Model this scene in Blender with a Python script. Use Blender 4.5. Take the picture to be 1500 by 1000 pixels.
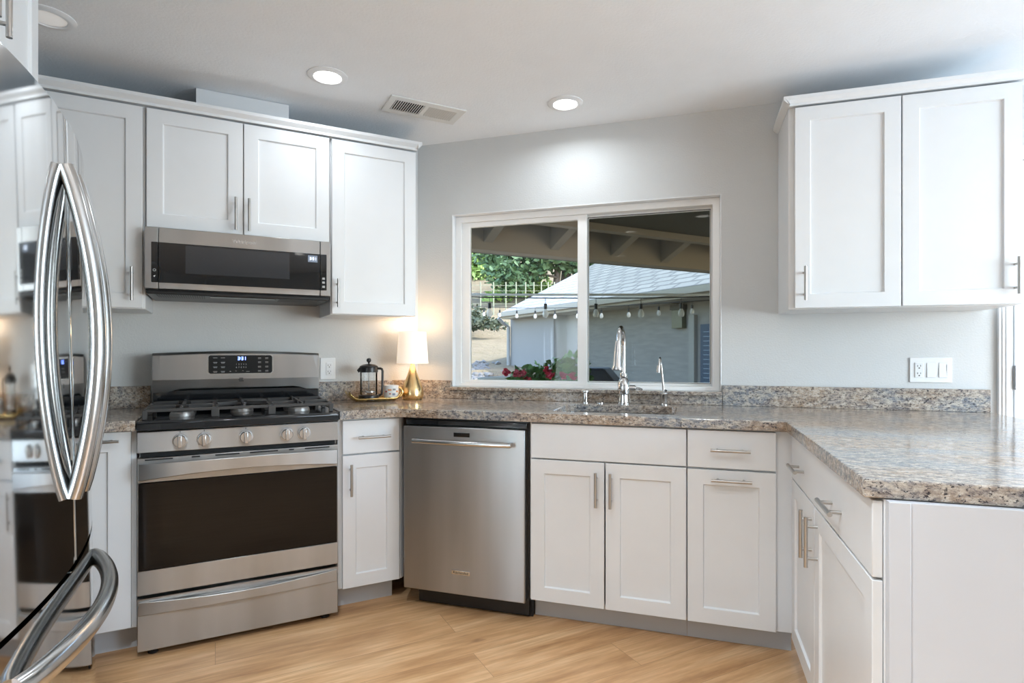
import bpy, bmesh, math, random
from mathutils import Vector, Matrix
random.seed(7)
PI = math.pi
SC = bpy.context.scene
COL = SC.collection
for o in list(bpy.data.objects): bpy.data.objects.remove(o)

# ------------------------------------------------------------------ camera
FPX = 835.0
YAW = math.radians(17.5)          # camera is turned this much to the left of the window wall's normal
cam = bpy.data.cameras.new('camera'); camo = bpy.data.objects.new('camera', cam); COL.objects.link(camo)
cam.sensor_width = 36.0; cam.lens = 36.0 * FPX / 1500.0
cam.shift_y = 16.0 / 1500.0
cam.clip_start = 0.02; cam.clip_end = 400
camo.location = (0, 0, 1.2); camo.rotation_euler = (PI / 2, 0, YAW)
SC.camera = camo

# ------------------------------------------------------------------ view, world, sun, fill lights
vs = SC.view_settings
vs.view_transform = 'Standard'; vs.look = 'None'; vs.gamma = 1.0; vs.use_curve_mapping = False
vs.exposure = 0.69
world = bpy.data.worlds.new('world'); SC.world = world; world.use_nodes = True
wn = world.node_tree
sky = wn.nodes.new('ShaderNodeTexSky'); sky.sky_type = 'NISHITA'; sky.sun_disc = False
sky.sun_elevation = math.radians(50); sky.sun_rotation = math.radians(120)
wn.links.new(sky.outputs[0], wn.nodes['Background'].inputs[0]); wn.nodes['Background'].inputs[1].default_value = 0.65
sl = bpy.data.lights.new('sun', 'SUN'); sl.energy = 3.6; sl.angle = math.radians(0.6); sl.color = (1.0, .95, .86)
so = bpy.data.objects.new('sun', sl); COL.objects.link(so)
so.rotation_euler = (math.radians(38), 0, math.radians(100))
so.location = (14, 6, 16)

def area(name, loc, rot, sx, sy, power, color, spread=180):
    l = bpy.data.lights.new(name, 'AREA'); l.shape = 'RECTANGLE'; l.size = sx; l.size_y = sy; l.energy = power; l.color = color; l.spread = math.radians(spread)
    o = bpy.data.objects.new(name, l); o.location = loc; o.rotation_euler = rot; COL.objects.link(o); return o
FILL_TINT = (.64, .83, 1.0)
# added fill light at invented, unseen window openings beside and behind the camera
TILT = PI / 2 + .92                      # fill lights tilted upward to brighten the ceiling
area('added_fill_right', (3.30, 1.25, 1.35), (TILT - .32, 0, PI / 2), 2.2, 1.4, 68, FILL_TINT)
area('added_fill_left', (-3.40, -.85, 1.35), (TILT, 0, -PI / 2), 1.2, 1.4, 60, FILL_TINT)

# ------------------------------------------------------------------ frames
W, S, P, F = 0.0, PI / 4, -PI / 2, 3 * PI / 4
R2 = math.sqrt(.5)
def wpos(fr, x, y, z=0):
    c, s = math.cos(fr), math.sin(fr)
    return Vector((x * c - y * s, x * s + y * c, z))
BASE = {}

# ------------------------------------------------------------------ materials
MATS = {}
class NT:
    def __init__(s, name):
        s.m = bpy.data.materials.new(name); s.m.use_nodes = True; s.t = s.m.node_tree
        s.b = s.t.nodes['Principled BSDF']; s.out = s.t.nodes['Material Output']; MATS[name] = s.m
    def n(s, typ, **kw):
        nd = s.t.nodes.new(typ)
        for k, v in kw.items():
            if hasattr(nd, k): setattr(nd, k, v)
            else: nd.inputs[k.replace('_', ' ')].default_value = v
        return nd
    def l(s, a, b): s.t.links.new(a, b)
    def coord(s, scale=(1, 1, 1), rot=(0, 0, 0), kind='Object'):
        tc = s.t.nodes.new('ShaderNodeTexCoord'); mp = s.t.nodes.new('ShaderNodeMapping')
        mp.inputs['Scale'].default_value = scale; mp.inputs['Rotation'].default_value = rot
        if kind == 'World':
            g = s.t.nodes.new('ShaderNodeNewGeometry'); s.l(g.outputs['Position'], mp.inputs[0])
        else: s.l(tc.outputs[kind], mp.inputs[0])
        return mp.outputs[0]
    def noise(s, vec, scale, detail=3, rough=.5):
        nd = s.n('ShaderNodeTexNoise'); nd.inputs['Scale'].default_value = scale; nd.inputs['Detail'].default_value = detail
        nd.inputs['Roughness'].default_value = rough; s.l(vec, nd.inputs['Vector']); return nd.outputs['Fac']
    def ramp(s, fac, stops, interp='LINEAR'):
        nd = s.n('ShaderNodeValToRGB'); cr = nd.color_ramp; cr.interpolation = interp
        while len(cr.elements) < len(stops): cr.elements.new(.5)
        for e, (p, c) in zip(cr.elements, stops): e.position = p; e.color = (*c, 1)
        s.l(fac, nd.inputs[0]); return nd.outputs[0]
    def mix(s, fac, a, b, mode='MIX'):
        nd = s.n('ShaderNodeMix'); nd.data_type = 'RGBA'; nd.blend_type = mode
        if isinstance(fac, float): nd.inputs[0].default_value = fac
        else: s.l(fac, nd.inputs[0])
        for i, v in ((6, a), (7, b)):
            if isinstance(v, tuple): nd.inputs[i].default_value = (*v, 1)
            else: s.l(v, nd.inputs[i])
        return nd.outputs[2]
    def bump(s, h, strength, dist=.01):
        nd = s.n('ShaderNodeBump'); nd.inputs['Strength'].default_value = strength; nd.inputs['Distance'].default_value = dist
        s.l(h, nd.inputs['Height']); s.l(nd.outputs[0], s.b.inputs['Normal']); return nd
    def set(s, **kw):
        for k, v in kw.items():
            i = s.b.inputs[{'col': 'Base Color', 'rough': 'Roughness', 'metal': 'Metallic', 'ior': 'IOR', 'trans': 'Transmission Weight', 'spec': 'Specular IOR Level',
                 'emc': 'Emission Color', 'ems': 'Emission Strength', 'aniso': 'Anisotropic', 'anrot': 'Anisotropic Rotation', 'coat': 'Coat Weight', 'sss': 'Subsurface Weight'}[k]]
            if isinstance(v, tuple): v = (*v, 1)
            i.default_value = v
        return s
def plain(name, col, rough=.5, metal=0.0, **kw):
    m = NT(name); m.set(col=col, rough=rough, metal=metal, **kw)
    v = m.coord(); f = m.noise(v, 9, 2)       # slight unevenness, as paint and moulded parts have
    m.l(m.mix(f, tuple(c * .975 for c in col), tuple(min(1, c * 1.025) for c in col)), m.b.inputs['Base Color'])
    return m
plain('cabinet_white', (.785, .80, .81), .36)
m = plain('wall_paint', (.64, .65, .645), .75); v = m.coord(kind='World'); m.bump(m.noise(v, 120, 4, .6), .35, .004)
m = plain('ceiling_paint', (.87, .895, .92), .85); v = m.coord(kind='World'); m.bump(m.noise(v, 90, 4, .6), .4, .004)
plain('trim_white', (.82, .83, .84), .35)
plain('vinyl_white', (.90, .90, .89), .35)
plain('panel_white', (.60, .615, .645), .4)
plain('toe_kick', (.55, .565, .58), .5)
plain('plastic_white', (.82, .83, .83), .3)
plain('plate_recess', (.62, .64, .66), .4)
plain('black_plastic', (.012, .012, .013), .35)
plain('gasket', (.03, .032, .028), .6)
plain('dark_slot', (.02, .02, .02), .8)
plain('black_enamel', (.010, .011, .013), .10, coat=.5)
plain('cast_iron', (.055, .052, .05), .5)
plain('burner_cap', (.02, .02, .02), .45)
plain('burner_alloy', (.35, .34, .33), .4, .8)
plain('chrome', (.72, .73, .74), .09, 1.0)
plain('nickel', (.56, .55, .53), .24, 1.0)
plain('handle_nickel', (.50, .49, .475), .30, 1.0)
plain('hinge_metal', (.35, .36, .38), .3, 1.0)
plain('brass', (.83, .60, .30), .27, 1.0)
plain('tray_gold', (.72, .52, .22), .25, 1.0)
plain('mug_white', (.82, .81, .78), .2)
plain('mug_orange', (.70, .30, .14), .4); plain('mug_blue', (.22, .25, .35), .4); plain('mug_red', (.45, .10, .09), .4); plain('mug_grey', (.3, .28, .26), .4)
plain('knob_silver', (.66, .66, .66), .22, .9)
plain('grey_print', (.38, .38, .38), .5)
plain('vent_white', (.76, .76, .74), .5)
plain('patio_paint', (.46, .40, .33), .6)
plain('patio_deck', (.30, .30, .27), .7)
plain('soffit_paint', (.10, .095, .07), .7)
plain('stucco_cream', (.25, .245, .235), .8)
plain('gutter_paint', (.36, .34, .29), .5)
plain('shutter_blue', (.03, .06, .11), .5)
plain('downspout_grey', (.28, .28, .27), .5)
plain('shutter_slat', (.25, .32, .42), .5)
plain('grill_cover', (.02, .026, .04), .5)
plain('rust_rail', (.55, .55, .5), .6)
plain('fence_post', (.28, .29, .20), .7)
plain('wire_black', (.02, .02, .02), .5)
plain('cable_light', (.88, .90, .90), .4)
plain('rubber_black', (.01, .01, .01), .7)
plain('lantern_bronze', (.035, .033, .028), .4)
plain('lantern_pane', (.10, .10, .06), .3)
plain('fridge_side', (.12, .12, .125), .45)

def steel(name, col, rough, aniso, bumpy=.02, wob=0.0):
    m = NT(name); m.set(col=col, metal=1.0, aniso=aniso)
    v = m.coord((1.2, 1.2, 220)); f = m.noise(v, 6, 3, .6)
    v2 = m.coord((2.2, 2.2, .22)); f2 = m.noise(v2, 4, 2, .5)
    r = m.n('ShaderNodeMapRange'); r.inputs[1].default_value = 0; r.inputs[2].default_value = 1
    r.inputs[3].default_value = rough * .86; r.inputs[4].default_value = rough * 1.2
    m.l(f2, r.inputs[0]); m.l(r.outputs[0], m.b.inputs['Roughness'])
    t = m.n('ShaderNodeTangent'); t.direction_type = 'RADIAL'; t.axis = 'Z'; m.l(t.outputs[0], m.b.inputs['Tangent'])
    m.l(m.mix(f2, tuple(c * .78 for c in col), tuple(min(1, c * 1.24) for c in col)), m.b.inputs['Base Color'])  # soft vertical reflection streaks painted into the base colour
    b = m.bump(f, bumpy, .001) if bumpy else None; m.b.inputs['Anisotropic Rotation'].default_value = .25
    if wob:
        v3 = m.coord((1.6, 1.6, .35)); f3 = m.noise(v3, 2.6, 2, .5)
        b2 = m.n('ShaderNodeBump'); b2.inputs['Strength'].default_value = wob; b2.inputs['Distance'].default_value = .03
        m.l(f3, b2.inputs['Height']); m.l(b2.outputs[0], b.inputs['Normal'])
    return m
steel('stainless', (.44, .445, .445), .36, .8, .0)
steel('stainless_fridge', (.66, .665, .665), .05, 0, .008)
steel('stainless_handle', (.60, .60, .595), .19, .3, .0)
steel('stainless_microwave', (.47, .475, .475), .36, .8, .0)

m = NT('black_glass'); m.set(col=(.006, .0062, .007), rough=.035, spec=.6)
m = NT('oven_window'); m.set(col=(.010, .0085, .0075), rough=.06, spec=.2)
v = m.coord((1, 1, 30)); m.l(m.mix(m.noise(v, 5, 3), (.006, .005, .0045), (.014, .0115, .010)), m.b.inputs['Base Color'])
m = NT('microwave_window'); m.set(col=(.03, .033, .038), rough=.06, spec=.6)

def pane(name, tint, boost=1.0, fac_min=.03):
    m = NT(name); m.t.nodes.remove(m.b)
    tr = m.n('ShaderNodeBsdfTransparent'); tr.inputs[0].default_value = (*tint, 1)
    gl = m.n('ShaderNodeBsdfGlossy'); gl.inputs['Roughness'].default_value = .0; gl.inputs[0].default_value = (1, 1, 1, 1)
    fr = m.n('ShaderNodeFresnel'); fr.inputs[0].default_value = 1.2
    mx = m.n('ShaderNodeMixShader'); m.l(fr.outputs[0], mx.inputs[0]); m.l(tr.outputs[0], mx.inputs[1]); m.l(gl.outputs[0], mx.inputs[2])
    m.l(mx.outputs[0], m.out.inputs[0]); return m
pane('window_glass', (.97, .98, .97)); pane('window_glass_screened', (.70, .71, .67)); pane('clear_glass', (.93, .95, .96))
m = NT('bulb_glass'); m.set(col=(.9, .9, .86), rough=.08)
tr = m.n('ShaderNodeBsdfTransparent'); mx = m.n('ShaderNodeMixShader'); mx.inputs[0].default_value = .5
m.l(tr.outputs[0], mx.inputs[1]); m.l(m.b.outputs[0], mx.inputs[2]); m.l(mx.outputs[0], m.out.inputs[0])

def emis(name, col, st, base=(.8, .8, .8)):
    m = NT(name); m.set(col=base, emc=col, ems=st, rough=.5); return m
emis('can_light', (1.0, .97, .92), 7.0)
emis('can_light_dim', (1.0, .97, .92), .15)
emis('display_blue', (.16, .28, 1.0), 6.0, (0, 0, 0))
emis('display_white', (.75, .85, 1.0), 2.5, (.1, .1, .1))
emis('display_back', (.25, .32, .42), .45, (.05, .05, .06))
m = NT('lamp_shade'); m.set(col=(.86, .80, .72), rough=.8, emc=(1.0, .83, .66), ems=.38)
emis('bulb_filament', (1.0, .8, .5), 1.2)

# granite: mottled tan, grey, cream and blue-grey with dark flecks, drawn out in bands on the top
m = NT('granite'); m.set(rough=.12, spec=.34)
vb = m.coord((.5, 1.5, 1.5), (0, 0, .12), 'World'); v = m.coord((.74, 1.3, 1.3), (0, 0, .12), 'World'); vf = m.coord(kind='World')
big = m.noise(vb, 3.6, 5, .65); med = m.noise(v, 52, 6, .75); fine = m.noise(vf, 190, 3, .7); fl = m.noise(v, 125, 4, .75)
c1 = m.ramp(med, [(.32, (.09, .10, .115)), (.43, (.22, .235, .265)), (.50, (.34, .335, .325)), (.57, (.49, .445, .385)), (.66, (.62, .575, .515))])
c2 = m.ramp(med, [(.31, (.09, .07, .06)), (.41, (.28, .20, .14)), (.50, (.43, .325, .235)), (.57, (.53, .45, .37)), (.68, (.63, .58, .52))])
bf = m.ramp(big, [(.41, (0, 0, 0)), (.58, (1, 1, 1))])
c = m.mix(bf, c1, c2)
dk = m.ramp(fl, [(.40, (1, 1, 1)), (.445, (0, 0, 0))])
c = m.mix(dk, c, (.05, .045, .05))
wh = m.ramp(fine, [(.60, (0, 0, 0)), (.68, (.75, .75, .75))])
c = m.mix(wh, c, (.64, .62, .58))
m.l(c, m.b.inputs['Base Color'])

# oak planks laid along the stove wall's direction
m = NT('oak_floor'); m.set(rough=.34, spec=.4)
vp = m.coord((1, 1, 1))
bk = m.n('ShaderNodeTexBrick'); bk.offset = .37; bk.inputs['Scale'].default_value = 1; bk.inputs['Brick Width'].default_value = 1.45
bk.inputs['Row Height'].default_value = .19; bk.inputs['Mortar Size'].default_value = .0011; bk.inputs['Mortar Smooth'].default_value = .3; bk.inputs['Bias'].default_value = 0
bk.inputs['Color1'].default_value = (0, 0, 0, 1); bk.inputs['Color2'].default_value = (1, 1, 1, 1); bk.inputs['Mortar'].default_value = (.5, .5, .5, 1)
m.l(vp, bk.inputs['Vector'])
addv = m.n('ShaderNodeVectorMath'); addv.operation = 'MULTIPLY_ADD'; addv.inputs[1].default_value = (7, 7, 7)
m.l(bk.outputs['Color'], addv.inputs[0]); m.l(vp, addv.inputs[2])
mp = m.n('ShaderNodeMapping'); mp.inputs['Scale'].default_value = (.8, 6.0, 1); m.l(addv.outputs[0], mp.inputs[0])
g1 = m.noise(mp.outputs[0], 2.2, 6, .62)
mp2 = m.n('ShaderNodeMapping'); mp2.inputs['Scale'].default_value = (1.6, 46, 1); m.l(addv.outputs[0], mp2.inputs[0])
g2 = m.noise(mp2.outputs[0], 2.0, 4, .6)
c = m.ramp(g1, [(.33, (.36, .175, .072)), (.43, (.55, .305, .142)), (.52, (.68, .40, .20)), (.66, (.82, .55, .31))])
c = m.mix(m.ramp(g2, [(.35, (.6, .6, .6)), (.6, (0, 0, 0))]), c, (.50, .28, .13))
kn = m.n('ShaderNodeMapping'); kn.inputs['Scale'].default_value = (1.0, 2.6, 1); m.l(addv.outputs[0], kn.inputs[0])
kv = m.noise(kn.outputs[0], 4.2, 3, .5); c = m.mix(m.ramp(kv, [(.70, (0, 0, 0)), (.78, (.8, .8, .8))]), c, (.26, .13, .06))
c = m.mix(m.ramp(bk.outputs['Color'], [(0, (0, 0, 0)), (1, (.22, .22, .22))]), c, (.54, .33, .17))
mo = m.ramp(bk.outputs['Fac'], [(.4, (0, 0, 0)), (1, (.6, .6, .6))]); c = m.mix(mo, c, (.17, .085, .04))
m.l(c, m.b.inputs['Base Color']); m.bump(g2, .12, .002)

m = NT('shingle'); m.set(rough=.85)
vv = m.coord((1, 1, 1)); bk = m.n('ShaderNodeTexBrick'); bk.offset = .43; bk.inputs['Scale'].default_value = 1; bk.inputs['Brick Width'].default_value = .55
bk.inputs['Row Height'].default_value = .27; bk.inputs['Mortar Size'].default_value = .045; bk.inputs['Mortar Smooth'].default_value = .3
bk.inputs['Color1'].default_value = (.37, .38, .375, 1); bk.inputs['Color2'].default_value = (.50, .505, .49, 1); bk.inputs['Mortar'].default_value = (.13, .135, .14, 1)
m.l(vv, bk.inputs['Vector']); m.l(m.mix(m.noise(vv, 14, 4), bk.outputs['Color'], (.33, .34, .33)), m.b.inputs['Base Color'])
m = NT('siding'); m.set(rough=.8)
vv = m.coord((1, 1, 7)); wv = m.n('ShaderNodeTexNoise'); wv.inputs['Scale'].default_value = 3; m.l(vv, wv.inputs[0]); m.l(m.ramp(wv.outputs[0], [(.35, (.26, .255, .25)), (.65, (.30, .295, .285))]), m.b.inputs['Base Color'])
m = NT('dry_grass'); m.set(rough=.95)
vv = m.coord(kind='World'); a = m.noise(vv, .35, 5, .6); b = m.noise(vv, 3.5, 5, .75)
c = m.mix(b, m.ramp(a, [(.4, (.14, .095, .05)), (.6, (.22, .17, .095))]), (.29, .24, .155), 'MIX')
c = m.mix(m.ramp(b, [(.34, (1, 1, 1)), (.44, (0, 0, 0))]), c, (.20, .17, .09)); m.l(c, m.b.inputs['Base Color']); m.bump(b, .6, .3)
m = NT('patio_ground'); m.set(rough=.9, col=(.34, .32, .29))
def leafm(name, a, b):
    m = NT(name); m.set(rough=.6); vv = m.coord(kind='World'); m.l(m.mix(m.noise(vv, 1.7, 4, .7), a, b), m.b.inputs['Base Color'])
leafm('leaf_bright', (.12, .24, .045), (.42, .56, .17)); leafm('leaf_pine', (.035, .085, .04), (.14, .23, .10)); leafm('leaf_plant', (.03, .11, .02), (.14, .30, .07))
leafm('petal_red', (.32, .01, .03), (.55, .04, .07)); leafm('bark', (.06, .045, .035), (.15, .12, .10)); leafm('rock', (.06, .06, .06), (.26, .25, .23))
leafm('shrub_dark', (.03, .05, .03), (.12, .13, .07))

# ------------------------------------------------------------------ mesh builder
class MB:
    def __init__(s): s.bm = bmesh.new()
    def box(s, x0, x1, y0, y1, z0, z1):
        v = [s.bm.verts.new((x, y, z)) for z in (z0, z1) for y in (y0, y1) for x in (x0, x1)]
        for f in ((0, 2, 3, 1), (4, 5, 7, 6), (0, 1, 5, 4), (2, 6, 7, 3), (0, 4, 6, 2), (1, 3, 7, 5)): s.bm.faces.new([v[i] for i in f])
        return s
    def prism(s, poly, axis, a, b):
        def mk(p, t):
            return {'x': (t, p[0], p[1]), 'y': (p[0], t, p[1]), 'z': (p[0], p[1], t)}[axis]
        va = [s.bm.verts.new(mk(p, a)) for p in poly]; vb = [s.bm.verts.new(mk(p, b)) for p in poly]
        s.bm.faces.new(va); s.bm.faces.new(vb[::-1]); n = len(poly)
        for i in range(n): s.bm.faces.new((va[i], vb[i], vb[(i + 1) % n], va[(i + 1) % n]))
        return s
    def holed(s, outer, holes, a, b, mk=lambda x, y, z: (x, y, z)):
        """flat slab with holes: outline in 2-D, thickness a..b"""
        loops = [outer] + holes; eds = []; top = []
        for lp in loops:
            vs_ = [s.bm.verts.new(mk(p[0], p[1], b)) for p in lp]; top.append(vs_)
            for i in range(len(vs_)): eds.append(s.bm.edges.new((vs_[i], vs_[(i + 1) % len(vs_)])))
        r = bmesh.ops.triangle_fill(s.bm, edges=eds, use_beauty=True, use_dissolve=True)
        fs = [g for g in r['geom'] if isinstance(g, bmesh.types.BMFace)]
        mp_ = {}
        for lp, vs_ in zip(loops, top):
            for p, v in zip(lp, vs_): mp_[v] = s.bm.verts.new(mk(p[0], p[1], a))
        for f in fs: s.bm.faces.new([mp_[v] for v in reversed(f.verts)])
        for vs_ in top:
            for i in range(len(vs_)):
                p, q = vs_[i], vs_[(i + 1) % len(vs_)]; s.bm.faces.new((p, q, mp_[q], mp_[p]))
        bmesh.ops.recalc_face_normals(s.bm, faces=s.bm.faces[:]); return s
    def tube(s, pts, r, seg=12, caps=True, ry=None, up=None):
        pts = [Vector(p) for p in pts]; rings = []; n = len(pts)
        rr = r if isinstance(r, (list, tuple)) else [r] * n
        prev = None
        for i, p in enumerate(pts):
            t = (pts[min(i + 1, n - 1)] - pts[max(i - 1, 0)]).normalized()
            if prev is None:
                ref = Vector(up) if up else (Vector((0, 0, 1)) if abs(t.z) < .9 else Vector((1, 0, 0)))
                u = (ref - t * ref.dot(t)).normalized()
            else: u = (prev - t * prev.dot(t)).normalized()
            prev = u; w = t.cross(u)
            k = (ry / r) if (ry and not isinstance(r, (list, tuple))) else 1.0
            rings.append([s.bm.verts.new(p + u * (math.cos(2 * PI * j / seg) * rr[i]) + w * (math.sin(2 * PI * j / seg) * rr[i] * k)) for j in range(seg)])
        for a, b in zip(rings, rings[1:]):
            for j in range(seg): s.bm.faces.new((a[j], a[(j + 1) % seg], b[(j + 1) % seg], b[j]))
        if caps: s.bm.faces.new(rings[0][::-1]); s.bm.faces.new(rings[-1])
        return s
    def lathe(s, prof, c=(0, 0, 0), seg=28, axis='z'):
        c = Vector(c); rings = []
        def mk(r, h, a):
            x, y = r * math.cos(a), r * math.sin(a)
            return c + Vector({'z': (x, y, h), 'y': (x, -h, y), 'x': (h, x, y)}[axis])
        for r, h in prof:
            rings.append([s.bm.verts.new(mk(r, h, 0))] if r < 1e-6 else [s.bm.verts.new(mk(r, h, 2 * PI * j / seg)) for j in range(seg)])
        for a, b in zip(rings, rings[1:]):
            for j in range(seg):
                k = (j + 1) % seg
                if len(a) == 1 and len(b) == 1: continue
                if len(a) == 1: s.bm.faces.new((a[0], b[k], b[j]))
                elif len(b) == 1: s.bm.faces.new((a[j], a[k], b[0]))
                else: s.bm.faces.new((a[j], a[k], b[k], b[j]))
        return s
    def ball(s, c, r, sub=1):
        m_ = Matrix.Translation(c) @ (Matrix.Diagonal((*r, 1)) if isinstance(r, tuple) else Matrix.Scale(r, 4))
        bmesh.ops.create_icosphere(s.bm, subdivisions=sub, radius=1, matrix=m_); return s
    def face(s, pts): s.bm.faces.new([s.bm.verts.new(p) for p in pts]); return s
    def build(s, name, mat, parent=None, bevel=0, smooth=True, base=None, angle=35, recalc=True):
        if recalc: bmesh.ops.recalc_face_normals(s.bm, faces=s.bm.faces[:])
        b = Vector(base) if base is not None else (Vector(BASE[parent.name]) if parent is not None else Vector((0, 0, 0)))
        for v in s.bm.verts: v.co -= b
        me = bpy.data.meshes.new(name); s.bm.to_mesh(me); s.bm.free()
        me.materials.append(MATS[mat]); o = bpy.data.objects.new(name, me); COL.objects.link(o)
        if smooth:
            for p in me.polygons: p.use_smooth = True
            me.set_sharp_from_angle(angle=math.radians(angle))
        if bevel:
            md = o.modifiers.new('bevel', 'BEVEL'); md.width = bevel; md.segments = 2; md.limit_method = 'ANGLE'; md.angle_limit = math.radians(40)
        if parent is not None: o.parent = parent; BASE[o.name] = b
        return o

def thing(name, label, cat, fr, base, group=None):
    o = bpy.data.objects.new(name, None); COL.objects.link(o); o.empty_display_size = .05
    o.location = wpos(fr, *base); o.rotation_euler = (0, 0, fr); BASE[o.name] = base
    o['label'] = label; o['category'] = cat
    if group: o['group'] = group
    return o
def solo(mb, name, mat, label, cat, fr, base, group=None, **kw):
    o = mb.build(name, mat, base=base, **kw); o.location = wpos(fr, *base); o.rotation_euler = (0, 0, fr)
    o['label'] = label; o['category'] = cat
    if group: o['group'] = group
    BASE[o.name] = base; return o
def struct(mb, name, mat, fr=0.0, **kw):
    o = mb.build(name, mat, **kw); o.rotation_euler = (0, 0, fr); o['kind'] = 'structure'; BASE[o.name] = (0, 0, 0); return o
def copy_thing(o, loc, label=None, rz=None):
    c = o.copy(); COL.objects.link(c); c.location = loc
    if rz is not None: c.rotation_euler = (0, 0, rz)
    if label: c['label'] = label
    for ch in o.children:
        d = ch.copy(); COL.objects.link(d); d.parent = c
        for g in ch.children:
            e = g.copy(); COL.objects.link(e); e.parent = d
    return c

def shaker(mb, x0, x1, z0, z1, yf, t=.02, rail=.060, rec=.009):
    bm = mb.bm; V = lambda x, y, z: bm.verts.new((x, y, z))
    o = [V(x0, yf, z0), V(x1, yf, z0), V(x1, yf, z1), V(x0, yf, z1)]
    b = [V(x0, yf + t, z0), V(x1, yf + t, z0), V(x1, yf + t, z1), V(x0, yf + t, z1)]
    i = [V(x0 + rail, yf, z0 + rail), V(x1 - rail, yf, z0 + rail), V(x1 - rail, yf, z1 - rail), V(x0 + rail, yf, z1 - rail)]
    e = .003; r2 = rail + e
    j = [V(x0 + r2, yf + rec, z0 + r2), V(x1 - r2, yf + rec, z0 + r2), V(x1 - r2, yf + rec, z1 - r2), V(x0 + r2, yf + rec, z1 - r2)]
    for k in range(4):
        l = (k + 1) % 4
        bm.faces.new((o[k], o[l], i[l], i[k])); bm.faces.new((i[k], i[l], j[l], j[k])); bm.faces.new((o[l], o[k], b[k], b[l]))
    bm.faces.new(j); bm.faces.new(b[::-1]); return mb
def pull(parent, x, z, ln, yf, axis='z', name='handle', r=.0062, off=.032):
    mb = MB()
    if axis == 'z':
        mb.tube([(x, yf - off, z - ln / 2), (x, yf - off, z + ln / 2)], r, 14)
        for s_ in (-1, 1): mb.tube([(x, yf, z + s_ * ln * .32), (x, yf - off, z + s_ * ln * .32)], r * .8, 10)
    else:
        mb.tube([(x - ln / 2, yf - off, z), (x + ln / 2, yf - off, z)], r, 14)
        for s_ in (-1, 1): mb.tube([(x + s_ * ln * .32, yf, z), (x + s_ * ln * .32, yf - off, z)], r * .8, 10)
    return mb.build(name, 'handle_nickel', parent)
def door(parent, x0, x1, z0, z1, yf, hx=None, hz=None, ln=.15, axis='z', rail=.060, name='door'):
    d = shaker(MB(), x0, x1, z0, z1, yf, rail=rail).build(name, 'cabinet_white', parent, bevel=.0015)
    if hx is not None: pull(d, hx, hz, ln, yf, axis)
    return d
def slab(parent, x0, x1, z0, z1, yf, name='drawer'):
    return MB().box(x0, x1, yf, yf + .02, z0, z1).build(name, 'cabinet_white', parent, bevel=.002)
def text_mesh(txt, size, mat, parent, name, x, y, z, ext=.0008, align='CENTER', shear=0):
    cu = bpy.data.curves.new('t', 'FONT'); cu.body = txt; cu.size = size; cu.extrude = ext; cu.align_x = align; cu.align_y = 'CENTER'; cu.shear = shear
    t = bpy.data.objects.new('t', cu); COL.objects.link(t)
    me = bpy.data.meshes.new_from_object(t.evaluated_get(bpy.context.evaluated_depsgraph_get()))
    bpy.data.objects.remove(t)
    b = Vector(BASE[parent.name])
    me.transform(Matrix.Translation(Vector((x, y, z)) - b) @ Matrix.Rotation(PI / 2, 4, 'X'))
    me.materials.clear(); me.materials.append(MATS[mat]); me.name = name
    o = bpy.data.objects.new(name, me); COL.objects.link(o); o.parent = parent; BASE[o.name] = b; return o
SEG = {'3': 'abgcd', '1': 'bc', ':': None}
def digits(parent, mat, x, y, z, h, name='clock_digits'):
    mb = MB(); w = h * .5; t = h * .13; cx = x
    for ch in '3:31':
        if ch == ':':
            for dz in (.28, .66): mb.box(cx, cx + t, y - .0006, y, z + h * dz, z + h * dz + t)
            cx += t * 2.2; continue
        segs = {'a': (0, w, h - t, h), 'd': (0, w, 0, t), 'g': (0, w, h / 2 - t / 2, h / 2 + t / 2), 'b': (w - t, w, h / 2, h), 'c': (w - t, w, 0, h / 2)}
        for q in SEG[ch]:
            a, b, c, d = segs[q]; mb.box(cx + a, cx + b, y - .0006, y, z + c, z + d)
        cx += w + t * 1.4
    return mb.build(name, mat, parent, smooth=False)

# ------------------------------------------------------------------ the room
CEIL = 2.42; YW = 3.05; NS = 3.25
def W2(fr, x, y): v = wpos(fr, x, y); return (v.x, v.y)
A = (NS * -1.41421356 + YW, YW)                       # where stove wall and window wall meet (y - x = NS*sqrt2)
Pc = W2(S, -1.05, NS); Q = W2(S, -1.05, .90); RX, FY, LX = 3.4, -3.6, -3.5
plan = [A, (RX, YW), (RX, FY), (LX, FY), (LX, Q[1]), Q, Pc]
def rot_in(fr, p): v = wpos(-fr, p[0], p[1]); return (v.x, v.y)
struct(MB().prism([rot_in(S, p) for p in plan][::-1], 'z', -.06, 0), 'floor', 'oak_floor', S, smooth=False)
struct(MB().prism(plan[::-1], 'z', CEIL, CEIL + .1), 'ceiling', 'ceiling_paint', smooth=False)
WX0, WX1, WZ0, WZ1 = -1.327, .143, 1.003, 1.998
DX0, DX1, DZ = 1.344, 2.16, 2.04
mk_y = lambda x, z, t: (x, t, z)
struct(MB().holed([(A[0] - .07, 0), (DX0, 0), (DX0, DZ), (DX1, DZ), (DX1, 0), (RX + .12, 0), (RX + .12, CEIL), (A[0] - .07, CEIL)],
    [[(WX0, WZ0), (WX1, WZ0), (WX1, WZ1), (WX0, WZ1)]], YW, YW + .16, mk_y), 'wall_back', 'wall_paint', smooth=False)
struct(MB().box(-1.05 - .12, 1.12 + .0, NS, NS + .12, 0, CEIL), 'wall_left', 'wall_paint', S, smooth=False)   # stove wall
struct(MB().box(.90, NS, 1.05, 1.17, 0, CEIL), 'wall_refrigerator', 'wall_paint', F, smooth=False)
struct(MB().box(LX, Q[0] - .02, Q[1], Q[1] + .12, 0, CEIL), 'wall_partition', 'wall_paint', smooth=False)
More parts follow.
